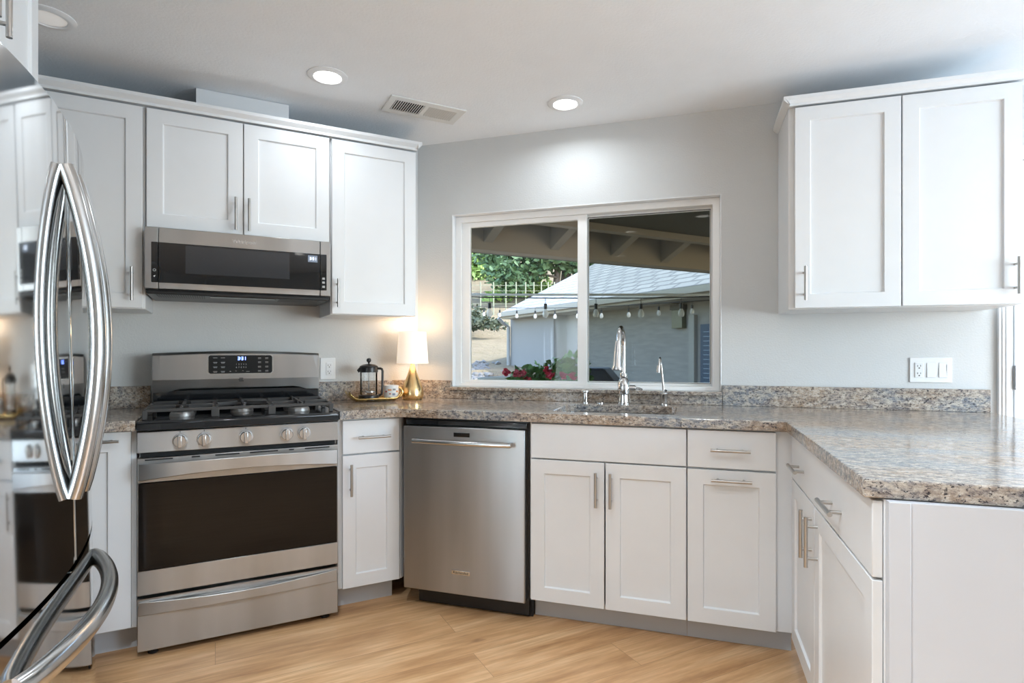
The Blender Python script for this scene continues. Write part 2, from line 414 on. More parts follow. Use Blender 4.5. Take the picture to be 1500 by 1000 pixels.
def holewall(name, along, a, b, t0, t1, openings):
    mk = (lambda x, z, t: (x, t, z)) if along == 'x' else (lambda y, z, t: (t, y, z))
    struct(MB().holed([(a, 0), (b, 0), (b, CEIL), (a, CEIL)], [[(p, r), (q, r), (q, s_), (p, s_)] for p, q, r, s_ in openings], t0, t1, mk), name, 'wall_paint', smooth=False)
struct(MB().box(LX - .12, RX + .12, FY - .12, FY, 0, CEIL), 'wall_front', 'wall_paint', smooth=False)
holewall('wall_right', 'y', FY, YW, RX, RX + .12, [(.10, 2.40, .6, 2.1)])
holewall('wall_rear_left', 'y', FY, Q[1], LX - .12, LX, [(-1.5, -.2, .6, 2.1)])
# window frames of the two out-of-view window openings invented for the fill lights, beside and behind the camera (seen only in reflections)
wi = [2]
def back_frame(along, a, b, z0, z1, t, n=1):
    mb = MB(); w = .05
    bx = (lambda p, q, r, s_: mb.box(p, q, t - .03, t + .03, r, s_)) if along == 'x' else (lambda p, q, r, s_: mb.box(t - .03, t + .03, p, q, r, s_))
    bx(a, b, z0, z0 + w); bx(a, b, z1 - w, z1); bx(a, a + w, z0 + w, z1 - w); bx(b - w, b, z0 + w, z1 - w)
    for k in range(1, n + 1): c = a + (b - a) * k / (n + 1); bx(c - .03, c + .03, z0 + w, z1 - w)
    struct(mb, 'window_%d' % wi[0], 'vinyl_white'); wi[0] += 1
back_frame('y', .10, 2.40, .6, 2.1, RX + .06); back_frame('y', -1.5, -.2, .6, 2.1, LX - .06)
# white sill and lining of the window's reveal, three sides
mb = MB(); g = .006
mb.box(WX0, WX0 + g, YW - .002, YW + .09, WZ0, WZ1).box(WX1 - g, WX1, YW - .002, YW + .09, WZ0, WZ1).box(WX0, WX1, YW - .002, YW + .09, WZ1 - g, WZ1)
struct(mb, 'trim_1', 'trim_white', bevel=.002)
# door casing and door at the right end of the window wall
mb = MB(); mb.box(1.287, 1.338, YW - .018, YW, 0, DZ + .06).box(1.338, DX1 + .06, YW - .018, YW, DZ, DZ + .06).box(1.298, 1.304, YW - .022, YW - .018, 0, DZ).box(1.312, 1.318, YW - .022, YW - .018, 0, DZ)
mb.box(DX1, DX1 + .06, YW - .018, YW, 0, DZ)
struct(mb, 'trim_2', 'trim_white', bevel=.002)
d1 = struct(shaker(MB(), 1.347, DX1 - .003, .01, DZ - .003, YW - .012, t=.04, rail=.11), 'door_1', 'trim_white', bevel=.002)
for z in (.30, 1.09, 1.80):
    mb = MB().tube([(1.3435, YW - .022, z - .046), (1.3435, YW - .022, z + .046)], .0065, 12).box(1.345, 1.352, YW - .019, YW - .012, z - .044, z + .044)
    for k in (-1, 1): mb.ball((1.3435, YW - .022, z + k * .048), .006, 1)
    mb.build('hinge', 'hinge_metal', d1)
mb = MB().lathe([(0, 0), (.03, 0), (.03, .008), (.012, .012), (.012, .04), (.027, .05), (.027, .07), (0, .078)], (DX1 - .07, YW - .012, .95), 20, 'y'); mb.build('door_knob', 'nickel', d1)

# the sliding window
YG = 3.12
wf = MB(); fz0, fz1 = WZ0 + .0, WZ1 - g
X0, X1 = WX0 + g, WX1 - g
def rect_frame(mb, x0, x1, z0, z1, w0, w1, wt, wb, y0, y1):
    mb.holed([(x0, z0), (x1, z0), (x1, z1), (x0, z1)], [[(x0 + w0, z0 + wb), (x1 - w1, z0 + wb), (x1 - w1, z1 - wt), (x0 + w0, z1 - wt)]], y0, y1, mk_y)
rect_frame(wf, X0, X1, fz0, fz1, .035, .035, .035, .020, YG - .03, YG + .05)
win = struct(wf, 'window_1', 'vinyl_white', bevel=.003)
mb = MB(); rect_frame(mb, X0 + .035, -.548, WZ0 + .02, fz1 - .035, .050, .052, .027, .018, YG - .018, YG + .012)
s1 = mb.build('sash', 'vinyl_white', win, bevel=.003)
mb = MB(); rect_frame(mb, -.575, X1 - .035, WZ0 + .02, fz1 - .035, .030, .012, .016, .018, YG + .016, YG + .040)
s2 = mb.build('sash', 'vinyl_white', win, bevel=.002)
MB().box(X0 + .08, -.598, YG - .004, YG, WZ0 + .034, fz1 - .058).build('glass_pane', 'window_glass', s1, smooth=False)
MB().box(-.55, X1 - .042, YG + .026, YG + .030, WZ0 + .034, fz1 - .046).build('glass_pane', 'window_glass_screened', s2, smooth=False)
mb = MB(); rect_frame(mb, -.552, X1 - .043, WZ0 + .034, fz1 - .047, .006, .002, .003, .002, YG + .012, YG + .017); mb.build('gasket', 'gasket', s2)
mb = MB(); rect_frame(mb, X0 + .081, -.598, WZ0 + .034, fz1 - .058, .003, .001, .002, .002, YG - .006, YG - .004); mb.build('gasket', 'gasket', s1)

# ------------------------------------------------------------------ ceiling fixtures
GC = 'recessed ceiling lights'
def can(fr, x, y, label, lit=True, power=15, spread=112):
    t = thing('recessed_light', label, 'ceiling light', fr, (x, y, CEIL), GC)
    MB().lathe([(.057, -.004), (.060, -.009), (.072, -.009), (.086, -.003), (.086, 0), (.057, 0)], (x, y, CEIL), 40).build('trim_ring', 'trim_white', t)
    MB().lathe([(0, -.005), (.040, -.0055), (.0575, -.003), (.0575, -.0005), (0, -.0005)], (x, y, CEIL), 40).build('diffuser', 'can_light' if lit else 'can_light_dim', t)
    if lit and power:
        l = bpy.data.lights.new('can_lamp', 'AREA'); l.shape = 'DISK'; l.size = .12; l.energy = power; l.color = (.83, .92, 1.0); l.spread = math.radians(spread)
        lo = bpy.data.objects.new('can_lamp', l); COL.objects.link(lo); w = wpos(fr, x, y, CEIL - .012); lo.location = w
    return t
can(S, .440, 2.607, 'round recessed ceiling light left of the vent, above the microwave cabinets', power=1.4, spread=170)
can(S, 1.520, 2.355, 'round recessed ceiling light in front of the window wall', power=1.9, spread=160)
can(S, -.541, 2.62, 'partly hidden recessed ceiling light above the refrigerator', lit=False)
for x, y, pw, lb in ((-.59, .46, 15, 'recessed ceiling light above the middle of the kitchen floor'), (.09, .93, 3, 'recessed ceiling light above the peninsula aisle'),
    (1.9, 1.9, 3, 'added recessed fill light out of view beyond the peninsula'), (1.9, -.6, 3, 'added recessed fill light out of view near the right wall'), (-1.2, -2.3, 10, 'added recessed fill light out of view at the rear left'),
    (-.85, -.95, 10, 'added recessed fill light out of view behind the camera')):
    can(W, x, y, lb, power=pw)  # the last four are added out of view as fill light
t = thing('ceiling_vent', 'white rectangular ceiling air vent with two banks of slanted slots', 'vent', S, (.93, 2.745, CEIL))
a0, a1, b0, b1 = .738, 1.125, 2.650, 2.845
mb = MB(); hl = []
bank = ((.772, .920, True), (.940, 1.088, False))
mb.holed([(a0, b0), (a1, b0), (a1, b1), (a0, b1)], [[(p, b0 + .04), (q, b0 + .04), (q, b1 - .04), (p, b1 - .04)] for p, q, _ in bank], CEIL - .007, CEIL)
mb.build('frame', 'vent_white', t, bevel=.002)
for p, q, dark in bank:
    MB().box(p - .003, q + .003, b0 + .037, b1 - .037, CEIL - .0008, CEIL - .0002).build('backing', 'dark_slot', t)
    mb = MB(); n = 13; wd = (q - p) / n
    for k in range(n):
        c = p + wd * (k + .5); sg = 1 if dark else -1; h = .0045
        mb.prism([(c - h * 1.0 * sg - .0007, CEIL - .008), (c - h * sg + .0007, CEIL - .008), (c + h * sg * .9 + .0007, CEIL - .001), (c + h * sg * .9 - .0007, CEIL - .001)], 'y', b0 + .038, b1 - .038)
    mb.build('louvres', 'vent_white', t)

# ------------------------------------------------------------------ upper cabinets along the stove wall
UB, UT, CR = 1.387, 2.262, 2.302; UF = 2.90
GU = 'wall cabinets above the stove'
def upper(name, label, fr, x0, x1, z0, z1, yf, yw, doors, group=None, rail=.060, body=None):
    t = thing(name, label, 'cabinet', fr, ((x0 + x1) / 2, yw, z0), group)
    MB().box(x0, x1, yf + .022, yw - .002, z0, z1).build('body', 'cabinet_white', t, bevel=.0015)
    for a, b, hx, hz, ln in doors: door(t, a, b, z0 + .004, z1 - .008, yf, hx, hz, ln, rail=rail)
    return t
upper('wall_cabinet', 'tall white wall cabinet left of the microwave, partly behind the refrigerator', S, -.76, -.268, UB, UT, UF, NS, [(-.735, -.277, -.313, 1.491, .142)], GU)
upper('wall_cabinet', 'short white two-door wall cabinet directly above the microwave', S, -.2665, .5035, 1.738, UT, UF, NS,
      [(-.262, .1125, .083, 1.83, .148), (.1175, .4965, .138, 1.83, .148)], GU)
upper('wall_cabinet', 'tall white wall cabinet between microwave and window', S, .505, .942, UB, UT, UF, NS, [(.510, .938, .535, 1.492, .140)], GU)
mb = MB()   # crown moulding: lip over the doors, returned at the right end
pr = [(UF - .012, UT - .002), (UF - .012, UT + .010), (UF - .028, UT + .026), (UF - .028, CR), (UF + .10, CR), (UF + .10, UT - .002 + .002), (UF + .0, UT)]
mb.prism(pr, 'x', -.78, .943)
mb.prism([(.942, UT + .001), (.952, UT + .008), (.964, UT + .026), (.964, CR), (.9435, CR), (.9435, UT + .001)], 'y', UF - .028, NS - .002)
solo(mb, 'crown_moulding', 'cabinet_white', 'long white crown moulding along the top of the cabinets above the stove', 'moulding', S, (.1, UF, UT), bevel=.001)
solo(MB().box(-.079, .322, 3.0, NS - .002, CR + .001, CEIL - .001), 'duct_cover', 'cabinet_white', 'white boxed duct cover between the microwave cabinets and the ceiling', 'duct cover', S, (.12, 3.0, CR), bevel=.002)

# right wall cabinet over the peninsula corner
RF = 2.72
upper('wall_cabinet', 'wide white two-door wall cabinet right of the window over the backsplash', W, .403, 1.236, UB, UT + .004, RF, YW,
      [(.426, .8225, .462, 1.4955, .145), (.8275, 1.232, 1.207, 1.499, .144)], None)
mb = MB(); pr = [(RF - .012, UT), (RF - .012, UT + .010), (RF - .024, UT + .024), (RF - .024, CR), (RF + .1, CR), (RF + .1, UT + .004), (RF + .0, UT + .004)]
mb.prism(pr, 'x', .402, 1.26)
mb.prism([(.403, UT + .004), (.392, UT + .010), (.379, UT + .024), (.379, CR), (.4015, CR), (.4015, UT + .004)], 'y', RF - .024, YW - .002)
solo(mb, 'crown_moulding', 'cabinet_white', 'white crown moulding on top of the wall cabinet right of the window', 'moulding', W, (.8, RF, UT), bevel=.001)

# cabinet over the refrigerator (frame F: x along the cabinet, y into the wall)
t = thing('wall_cabinet', 'white cabinet above the refrigerator with two bar handles, top left corner', 'cabinet', F, (1.575, 1.05, 1.84))
MB().box(1.11, 2.02, .452, 1.048, 1.84, CEIL - .003).build('body', 'cabinet_white', t, bevel=.002)
door(t, 1.125, 1.567, 1.85, 2.36, .430, 1.535, 1.975, .16); door(t, 1.573, 1.985, 1.85, 2.36, .430, 1.607, 1.965, .16)

# ------------------------------------------------------------------ base cabinets, stove run
CT, CB = .935, .895
BF = 2.68; TK = 2.78
def base_body(t, x0, x1, yf, yw, top=CB - .002, tk=.075, z0=.108):
    MB().box(x0, x1, yf + .021, yw, z0, top).build('body', 'cabinet_white', t, bevel=.0015)
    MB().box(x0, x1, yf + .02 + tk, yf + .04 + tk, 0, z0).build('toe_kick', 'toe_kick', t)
GB = 'white base cabinets'
t = thing('base_cabinet', 'white base cabinet with a top bar handle, between refrigerator and stove', 'cabinet', S, (-.5, NS, 0), GB)
base_body(t, -1.02, -.277, BF, NS - .004)
door(t, -.70, -.294, .118, .889, BF, -.405, .857, .15, 'x', rail=.075)
t = thing('base_cabinet', 'narrow white base cabinet between stove and dishwasher', 'cabinet', S, (.65, NS, 0), GB)
base_body(t, .500, .775, BF, NS - .004)
MB().prism([(.775, BF + .021), (.800, BF + .021), (.815, BF + .035), (.775, BF + .06)], 'z', .108, CB - .002).build('corner_stile', 'cabinet_white', t)
dr = slab(t, .519, .786, .731, .885, BF); pull(dr, .660, .8065, .150, BF, 'x')
door(t, .519, .786, .112, .724, BF, .553, .6135, .145)
# ------------------------------------------------------------------ base cabinets, window run
WF = 2.42
t = thing('base_cabinet', 'white sink base cabinet with two doors under a plain false front', 'cabinet', W, (-.34, YW, 0), GB)
MB().box(-.684, -.665, WF + .021, YW - .004, .108, CB - .002).box(-.030, -.019, WF + .021, YW - .004, .108, CB - .002).box(-.665, -.030, WF + .021, YW - .004, .108, .125).box(-.665, -.030, WF + .021, WF + .040, .70, CB - .002).box(-.665, -.030, YW - .02, YW - .004, .125, CB - .002).build('body', 'cabinet_white', t)
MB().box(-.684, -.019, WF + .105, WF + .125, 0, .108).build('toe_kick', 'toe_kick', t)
slab(t, -.676, -.022, .737, .888, WF, 'false_front')
door(t, -.676, -.354, .112, .731, WF, -.386, .62, .146); door(t, -.348, -.022, .112, .731, WF, -.325, .62, .146)
t = thing('base_cabinet', 'white base cabinet with a drawer over a pull-out door, both with horizontal handles', 'cabinet', W, (.15, YW, 0), GB)
base_body(t, -.018, .382, WF, YW - .004, tk=.085)
dr = slab(t, -.016, .3125, .737, .888, WF); pull(dr, .144, .812, .148, WF, 'x')
door(t, -.016, .3125, .112, .729, WF, .148, .693, .150, 'x')
# ------------------------------------------------------------------ peninsula cabinet (frame P: x = -Y world, y = X world)
PF = .363
t = thing('base_cabinet', 'white peninsula base cabinet with one wide drawer on two handles above two doors', 'cabinet', P, (-1.88, PF, 0), GB)
MB().box(-2.395, -1.372, PF + .021, .97, .108, CB - .002).build('body', 'cabinet_white', t, bevel=.0015)
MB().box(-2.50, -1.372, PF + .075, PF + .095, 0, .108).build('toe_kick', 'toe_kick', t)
dr = slab(t, -2.392, -1.376, .726, .888, PF); pull(dr, -2.19, .794, .145, PF, 'x'); pull(dr, -1.685, .792, .155, PF, 'x')
door(t, -2.392, -1.973, .112, .720, PF, -2.012, .622, .152); door(t, -1.967, -1.376, .112, .720, PF, -1.925, .622, .152)
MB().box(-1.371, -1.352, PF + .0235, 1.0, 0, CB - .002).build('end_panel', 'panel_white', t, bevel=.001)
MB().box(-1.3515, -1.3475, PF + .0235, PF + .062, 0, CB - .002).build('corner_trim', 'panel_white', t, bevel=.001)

# ------------------------------------------------------------------ worktops
def wl(fr, x, y): return W2(fr, x, y)
SX0, SX1, SY0, SY1 = -.602, -.068, 2.505, 2.905
def rrect(x0, x1, y0, y1, r, n=6):
    o = []
    for cx, cy, a in ((x1 - r, y0 + r, -PI / 2), (x1 - r, y1 - r, 0), (x0 + r, y1 - r, PI / 2), (x0 + r, y0 + r, PI)):
        for k in range(n + 1): o.append((cx + r * math.cos(a + PI / 2 * k / n), cy + r * math.sin(a + PI / 2 * k / n)))
    return o
cn = (2.400 * 1.41421356 - 2.635)
outer = [wl(S, .497, 2.635), wl(S, cn - .012, 2.635), (wl(S, cn, 2.635)[0] + .017, 2.400), (.345, 2.400), (.345, 1.367), (1.262, 1.367), (1.262, YW - .002), (A[0] + .004, YW - .002), wl(S, .497, NS - .002)]
solo(MB().holed(outer, [rrect(SX0, SX1, SY0, SY1, .05)], CB, CT), 'granite_countertop', 'granite', 'speckled granite countertop with a sink cut-out, running under the window onto the peninsula', 'countertop', W, (-.2, 2.4, CB), bevel=.004, smooth=False)
solo(MB().box(-1.045, -.276, 2.635, NS - .002, CB, CT), 'granite_countertop', 'granite', 'short piece of granite countertop between refrigerator and stove', 'countertop', S, (-.6, 2.635, CB), bevel=.004, smooth=False)
GS = 'granite backsplashes'
solo(MB().box(-1.045, -.276, NS - .022, NS - .002, CT + .0005, 1.040), 'backsplash', 'granite', 'granite backsplash strip left of the stove', 'backsplash', S, (-.6, NS, CT), GS, bevel=.001)
solo(MB().box(.497, 1.100, NS - .022, NS - .002, CT + .0005, 1.040), 'backsplash', 'granite', 'granite backsplash strip behind the lamp and tray', 'backsplash', S, (.8, NS, CT), GS, bevel=.001)
mb = MB().box(-1.515, WX0, YW - .022, YW - .002, CT + .0005, 1.038).box(WX0, WX1 + .004, YW - .022, YW - .002, CT + .0005, .984)
solo(mb, 'backsplash', 'granite', 'low granite backsplash strip under the window behind the faucet', 'backsplash', W, (-.6, YW, CT), GS, bevel=.001)
solo(MB().box(WX1 + .005, 1.255, YW - .024, YW - .002, CT + .0005, 1.036), 'backsplash', 'granite', 'long granite backsplash strip right of the window under the switch plate', 'backsplash', W, (.7, YW, CT), GS, bevel=.001)
solo(MB().box(WX0 + .002, WX1 + .002, YW - .040, YW + .088, .985, 1.0025), 'window_sill', 'granite', 'narrow granite window sill ledge behind the faucet', 'window sill', W, (-.6, YW, .985), bevel=.002)

# ------------------------------------------------------------------ sink and taps
t = thing('kitchen_sink', 'stainless undermount sink set in the granite countertop below the window', 'sink', W, (-.335, 2.70, .70))
mb = MB(); top = rrect(SX0 - .006, SX1 + .006, SY0 - .006, SY1 + .006, .055); bot = rrect(SX0 + .015, SX1 - .015, SY0 + .015, SY1 - .015, .06)
va = [mb.bm.verts.new((x, y, CB - .0015)) for x, y in top]; vb = [mb.bm.verts.new((x, y, .715)) for x, y in bot]; n = len(va)
for i in range(n): mb.bm.faces.new((va[i], va[(i + 1) % n], vb[(i + 1) % n], vb[i]))
mb.bm.faces.new(vb)
fl_ = [mb.bm.verts.new((x, y, CB - .0015)) for x, y in rrect(SX0 - .028, SX1 + .028, SY0 - .028, SY1 + .028, .06)]
for i in range(n): mb.bm.faces.new((fl_[i], fl_[(i + 1) % n], va[(i + 1) % n], va[i]))
o = mb.build('basin', 'stainless_handle', t); md = o.modifiers.new('s', 'SOLIDIFY'); md.thickness = .0012; md.offset = -1
MB().lathe([(0, .002), (.025, .003), (.042, .005), (.042, 0), (0, 0)], (-.335, 2.72, .716), 24).build('drain', 'chrome', t)

FX, FYY = -.335, 2.975
t = thing('kitchen_faucet', 'tall chrome pull-down faucet with gooseneck spout behind the sink', 'faucet', W, (FX, FYY, CT))
MB().lathe([(0, 0), (.030, 0), (.030, .006), (.026, .010), (.0245, .030), (.0235, .046), (.029, .052), (.031, .075), (.0305, .100), (.024, .122), (.017, .132), (.019, .136), (.019, .156), (.016, .162), (0, .162)], (FX, FYY, CT + .0005), 28).build('body', 'chrome', t)
pts = [(FX, FYY, CT + .15), (FX, FYY, CT + .30)]
for k in range(1, 11):
    a = PI * k / 10 * .93; pts.append((FX - .004 * k / 10, FYY - .085 + .085 * math.cos(a), CT + .30 + .088 * math.sin(a)))
pts.append((FX - .006, FYY - .176, CT + .30))
MB().tube(pts, .0125, 14).build('spout', 'chrome', t)
e = pts[-1]
MB().tube([(e[0], e[1] + .002, e[2] + .02), (e[0] - .001, e[1] - .002, e[2] - .03), (e[0] - .003, e[1] - .006, e[2] - .095), (e[0] - .003, e[1] - .008, e[2] - .115), (e[0] - .003, e[1] - .0085, e[2] - .120)], [.0135, .018, .021, .027, .026], 18).build('spray_head', 'chrome', t)
h = MB().tube([(FX + .02, FYY, CT + .082), (FX + .055, FYY, CT + .082), (FX + .062, FYY, CT + .082)], [.015, .015, .011], 16)
h.tube([(FX + .062, FYY, CT + .082), (FX + .082, FYY - .006, CT + .079), (FX + .094, FYY - .012, CT + .076)], [.006, .0065, .005], 10); h.build('lever_handle', 'chrome', t)
GXX = -.135
t = thing('filter_faucet', 'small slender chrome filtered-water tap right of the main faucet', 'faucet', W, (GXX, FYY, CT))
MB().lathe([(0, 0), (.021, 0), (.021, .004), (.017, .008), (.0185, .012), (.0185, .052), (.021, .056), (.019, .062), (0, .064)], (GXX, FYY, CT + .0005), 24).build('body', 'nickel', t)
pts = [(GXX, FYY, CT + .06), (GXX - .004, FYY, CT + .12), (GXX - .012, FYY - .004, CT + .20)]
for k in range(1, 9): a = PI * k / 8; pts.append((GXX - .015 - .003 * k / 8, FYY - .034 + .030 * math.cos(a), CT + .205 + .032 * math.sin(a)))
pts.append((GXX - .021, FYY - .068, CT + .185))
MB().tube(pts, .0055, 12).build('spout', 'nickel', t)
e = pts[-1]; MB().tube([(e[0], e[1] + .001, e[2] + .014), (e[0] - .002, e[1] - .004, e[2] - .02)], [.008, .0095], 12).build('outlet', 'nickel', t)
MB().tube([(GXX + .004, FYY, CT + .060), (GXX + .012, FYY - .004, CT + .076)], .006, 10).build('lever_handle', 'chrome', t)
t = thing('soap_dispenser', 'short chrome cylinder beside the faucet on the left, at the sink edge', 'dispenser', W, (-.535, FYY, CT))
MB().lathe([(0, 0), (.019, 0), (.019, .004), (.0135, .007), (.0135, .054), (0, .054)], (-.535, FYY, CT + .0005), 22).build('stem', 'chrome', t)
MB().lathe([(0, .054), (.021, .054), (.022, .058), (.021, .064), (0, .065)], (-.535, FYY, CT + .0005), 22).build('cap', 'chrome', t)
solo(MB().lathe([(0, 0), (.018, 0), (.018, .004), (.012, .007), (0, .008)], (-.455, FYY, CT + .0005), 22), 'air_switch_button', 'chrome', 'tiny round chrome button on the countertop left of the faucet', 'button', W, (-.455, FYY, CT + .0005))

# ------------------------------------------------------------------ dishwasher
t = thing('dishwasher', 'stainless dishwasher with a curved bar handle under the granite corner', 'dishwasher', W, (-1.0, YW, 0))
DL, DR, DF = -1.290, -.698, 2.395
MB().box(-1.282, -.688, DF + .045, YW - .06, .10, CB - .004).build('tub', 'black_plastic', t)
MB().box(DL + .03, -.688, DF + .105, DF + .13, 0.0, .10).box(DL + .04, -.700, DF + .085, DF + .105, .012, .095).build('toe_kick', 'black_plastic', t)
d = MB().box(DL, DR, DF + .004, DF + .05, .098, .858).build('door', 'stainless', t, bevel=.004)
MB().box(DL + .004, DR + .004, DF + .022, DF + .045, .862, .886).build('control_strip', 'black_enamel', t, bevel=.003)
MB().box(-1.035, -.957, DF + .002, DF + .0045, .816, .835).build('display', 'black_glass', d)
mb = MB(); pts = []
for k in range(17):
    u = k / 16; pts.append((-1.226 + .474 * u, DF - .032 - .012 * math.sin(PI * u), .7935 + .0 * u))
mb.tube(pts, .011, 14, ry=.008)
for x in (-1.212, -.766): mb.box(x - .013, x + .013, DF - .034, DF + .005, .785, .802)
mb.build('handle', 'stainless_handle', d)
bd = MB().box(-1.045, -.955, DF + .001, DF + .0045, .190, .209).build('badge', 'nickel', d, bevel=.001)
text_mesh('KitchenAid', .0165, 'black_plastic', d, 'badge_lettering', -1.0, DF + .0008, .1995, .0002)

# ------------------------------------------------------------------ the range
t = thing('gas_range', 'freestanding stainless gas range with black cooktop and five knobs', 'stove', S, (.11, NS, 0))
RL, RR, RFy = -.271, .492, 2.645
MB().box(RL + .003, RR - .003, RFy + .045, NS - .03, .045, .905).build('body', 'stainless_microwave', t)
MB().box(RL + .008, RR - .008, RFy + .034, RFy + .05, .05, .90).build('front_recess', 'dark_slot', t)
for x in (RL + .05, RR - .05):
    for y in (RFy + .05, NS - .10): MB().lathe([(0, 0), (.019, 0), (.019, .010), (.010, .014), (.010, .046), (0, .046)], (x, y, .0), 16).build('foot', 'rubber_black', t)
w = MB().box(RL, RR, RFy + .004, RFy + .04, .026, .205).build('warming_drawer', 'stainless', t, bevel=.003)
def bowed_plate(mb, x0, x1, zb, zt, sag_b, sag_t, y_end, bow, th, n=24):
    """a plate seen from the front whose edges and face are bowed"""
    L_ = []
    for k in range(n + 1):
        u = k / n; s_ = math.sin(PI * u); x = x0 + (x1 - x0) * u; y = y_end - bow * s_
        L_.append([mb.bm.verts.new(p) for p in ((x, y, zb + sag_b * s_), (x, y, zt + sag_t * s_), (x, y + th, zt + sag_t * s_), (x, y + th, zb + sag_b * s_))])
    for a, b in zip(L_, L_[1:]):
        for j in range(4): mb.bm.faces.new((a[j], a[(j + 1) % 4], b[(j + 1) % 4], b[j]))
    mb.bm.faces.new(L_[0]); mb.bm.faces.new(L_[-1][::-1]); return mb
bowed_plate(MB(), RL + .004, RR - .004, .168, .222, 0, -.016, RFy + .002, .014, .014).build('drawer_lip', 'stainless', w, bevel=.002)
mb = MB().prism([(RFy + .012, .205), (RFy + .006, .232), (RFy + .035, .234), (RFy + .035, .203)], 'x', RL, RR); mb.build('drawer_top_edge', 'stainless', w)
d = MB().box(RL, RR, RFy + .004, RFy + .04, .246, .343).box(RL, RR, RFy + .004, RFy + .04, .687, .784).box(RL, RL + .010, RFy + .004, RFy + .04, .343, .687).box(RR - .010, RR, RFy + .004, RFy + .04, .343, .687)
d = d.build('oven_door', 'stainless', t, bevel=.002)
MB().box(RL + .004, RR - .004, RFy + .001, RFy + .02, .345, .686).build('oven_window', 'oven_window', d, bevel=.001)
hb = bowed_plate(MB(), RL + .006, RR - .006, .700, .766, .022, .004, RFy - .024, .022, .016)
for x in (RL + .006, RR - .030): hb.box(x, x + .024, RFy - .022, RFy + .008, .712, .764)
hb.build('handle', 'stainless', d, bevel=.003)
for a, b in ((-.245, -.150), (-.085, -.055), (.0, .09), (.13, .24), (.285, .305), (.35, .455)): MB().box(a, b, RFy + .002, RFy + .006, .7745, .7795).build('vent_slot', 'dark_slot', d)
cp = MB().prism([(RFy - .004, .806), (RFy + .003, .888), (RFy + .06, .888), (RFy + .06, .800)], 'x', RL, RR).build('control_panel', 'stainless', t, bevel=.002)
for k, (x, rot) in enumerate(((-.125, 0), (-.040, 0), (.114, 0), (.275, 0), (.345, 0))):
    z = .847; y = RFy - .001
    kb = MB().lathe([(0, .008), (.027, .008), (.028, .005), (.028, 0), (0, 0)], (x, y, z), 30, 'y').lathe([(0, .030), (.021, .030), (.0235, .026), (.0245, .008), (0, .008)], (x, y, z), 30, 'y').build('knob', 'knob_silver', cp)
    g_ = MB().prism([(x - .0075, z - .024), (x + .0075, z - .024), (x + .0075, z + .024), (x - .0075, z + .024)], 'y', y - .042, y - .028).build('grip', 'knob_silver', kb, bevel=.0025)
    if k < 3: MB().box(x - .0012, x + .0012, y + .0008, y + .0035, z + .031, z + .038).build('marker', 'black_plastic', cp)
    else: pass
ck = MB().prism([(RFy - .012, .893), (RFy - .012, .922), (RFy - .004, .930), (3.13, .930), (3.13, .893)], 'x', RL - .001, RR + .001).build('cooktop', 'black_enamel', t, bevel=.003)
# burners
bpos = [(-.125, 2.81), (-.125, 3.02), (.11, 2.915), (.345, 2.81), (.345, 3.02)]
for x, y in bpos:
    bb = MB().lathe([(0, .018), (.040, .018), (.046, .012), (.048, 0), (0, 0)], (x, y, .9305), 26).build('burner', 'burner_alloy', ck)
    MB().lathe([(0, .028), (.026, .028), (.036, .024), (.038, .019), (0, .0185)], (x, y, .9305), 26).build('burner_cap', 'burner_cap', bb)
def bar(mb, p, q, w, z0, z1):
    p = Vector((*p, 0)); q = Vector((*q, 0)); d_ = (q - p).normalized(); nrm = Vector((-d_.y, d_.x, 0)) * (w / 2)
    mb.prism([(p + nrm)[:2], (q + nrm)[:2], (q - nrm)[:2], (p - nrm)[:2]], 'z', z0, z1)
def grate(x0, x1, burners):
    mb = MB(); y0, y1 = 2.70, 3.115; zt, zb = .972, .959; w = .012
    for p, q in (((x0, y0), (x1, y0)), ((x0, y1), (x1, y1)), ((x0, y0), (x0, y1)), ((x1, y0), (x1, y1))): bar(mb, p, q, w, zb, zt)
    bar(mb, (x0, (y0 + y1) / 2), (x1, (y0 + y1) / 2), w, zb, zt)
    for x in (x0, x1):
        for y in (y0, (y0 + y1) / 2, y1): mb.prism([(x - .009, y - .009), (x + .009, y - .009), (x + .009, y + .009), (x - .009, y + .009)], 'z', .9305, .968)
    for bx_, by in burners:
        for k in range(4 if len(burners) > 1 else 6):
            a = PI / 2 * k if len(burners) > 1 else PI / 3 * k + PI / 6
            ex = bx_ + math.cos(a) * .5; ey = by + math.sin(a) * .5
            lim = [abs((x0 - bx_) / math.cos(a)) if math.cos(a) < -1e-3 else 9, abs((x1 - bx_) / math.cos(a)) if math.cos(a) > 1e-3 else 9]
            lim += [abs((y0 - by) / math.sin(a)) if math.sin(a) < -1e-3 else 9, abs((y1 - by) / math.sin(a)) if math.sin(a) > 1e-3 else 9]
            if len(burners) > 1:
                ym = (y0 + y1) / 2
                if by < ym and math.sin(a) > .5: lim.append(abs(ym - by))
                if by > ym and math.sin(a) < -.5: lim.append(abs(ym - by))
            L2 = min(lim)
            bar(mb, (bx_ + math.cos(a) * .024, by + math.sin(a) * .024), (bx_ + math.cos(a) * L2, by + math.sin(a) * L2), .010, zb + .001, zt + .006)
    mb.build('grate', 'cast_iron', ck, bevel=.002)
grate(-.250, -.006, [bpos[0], bpos[1]]); grate(.006, .214, [bpos[2]]); grate(.226, .470, [bpos[3], bpos[4]])
bg = MB().box(RL + .012, RR - .012, 3.135, 3.235, .9305, 1.02).build('backguard', 'black_enamel', t, bevel=.002)
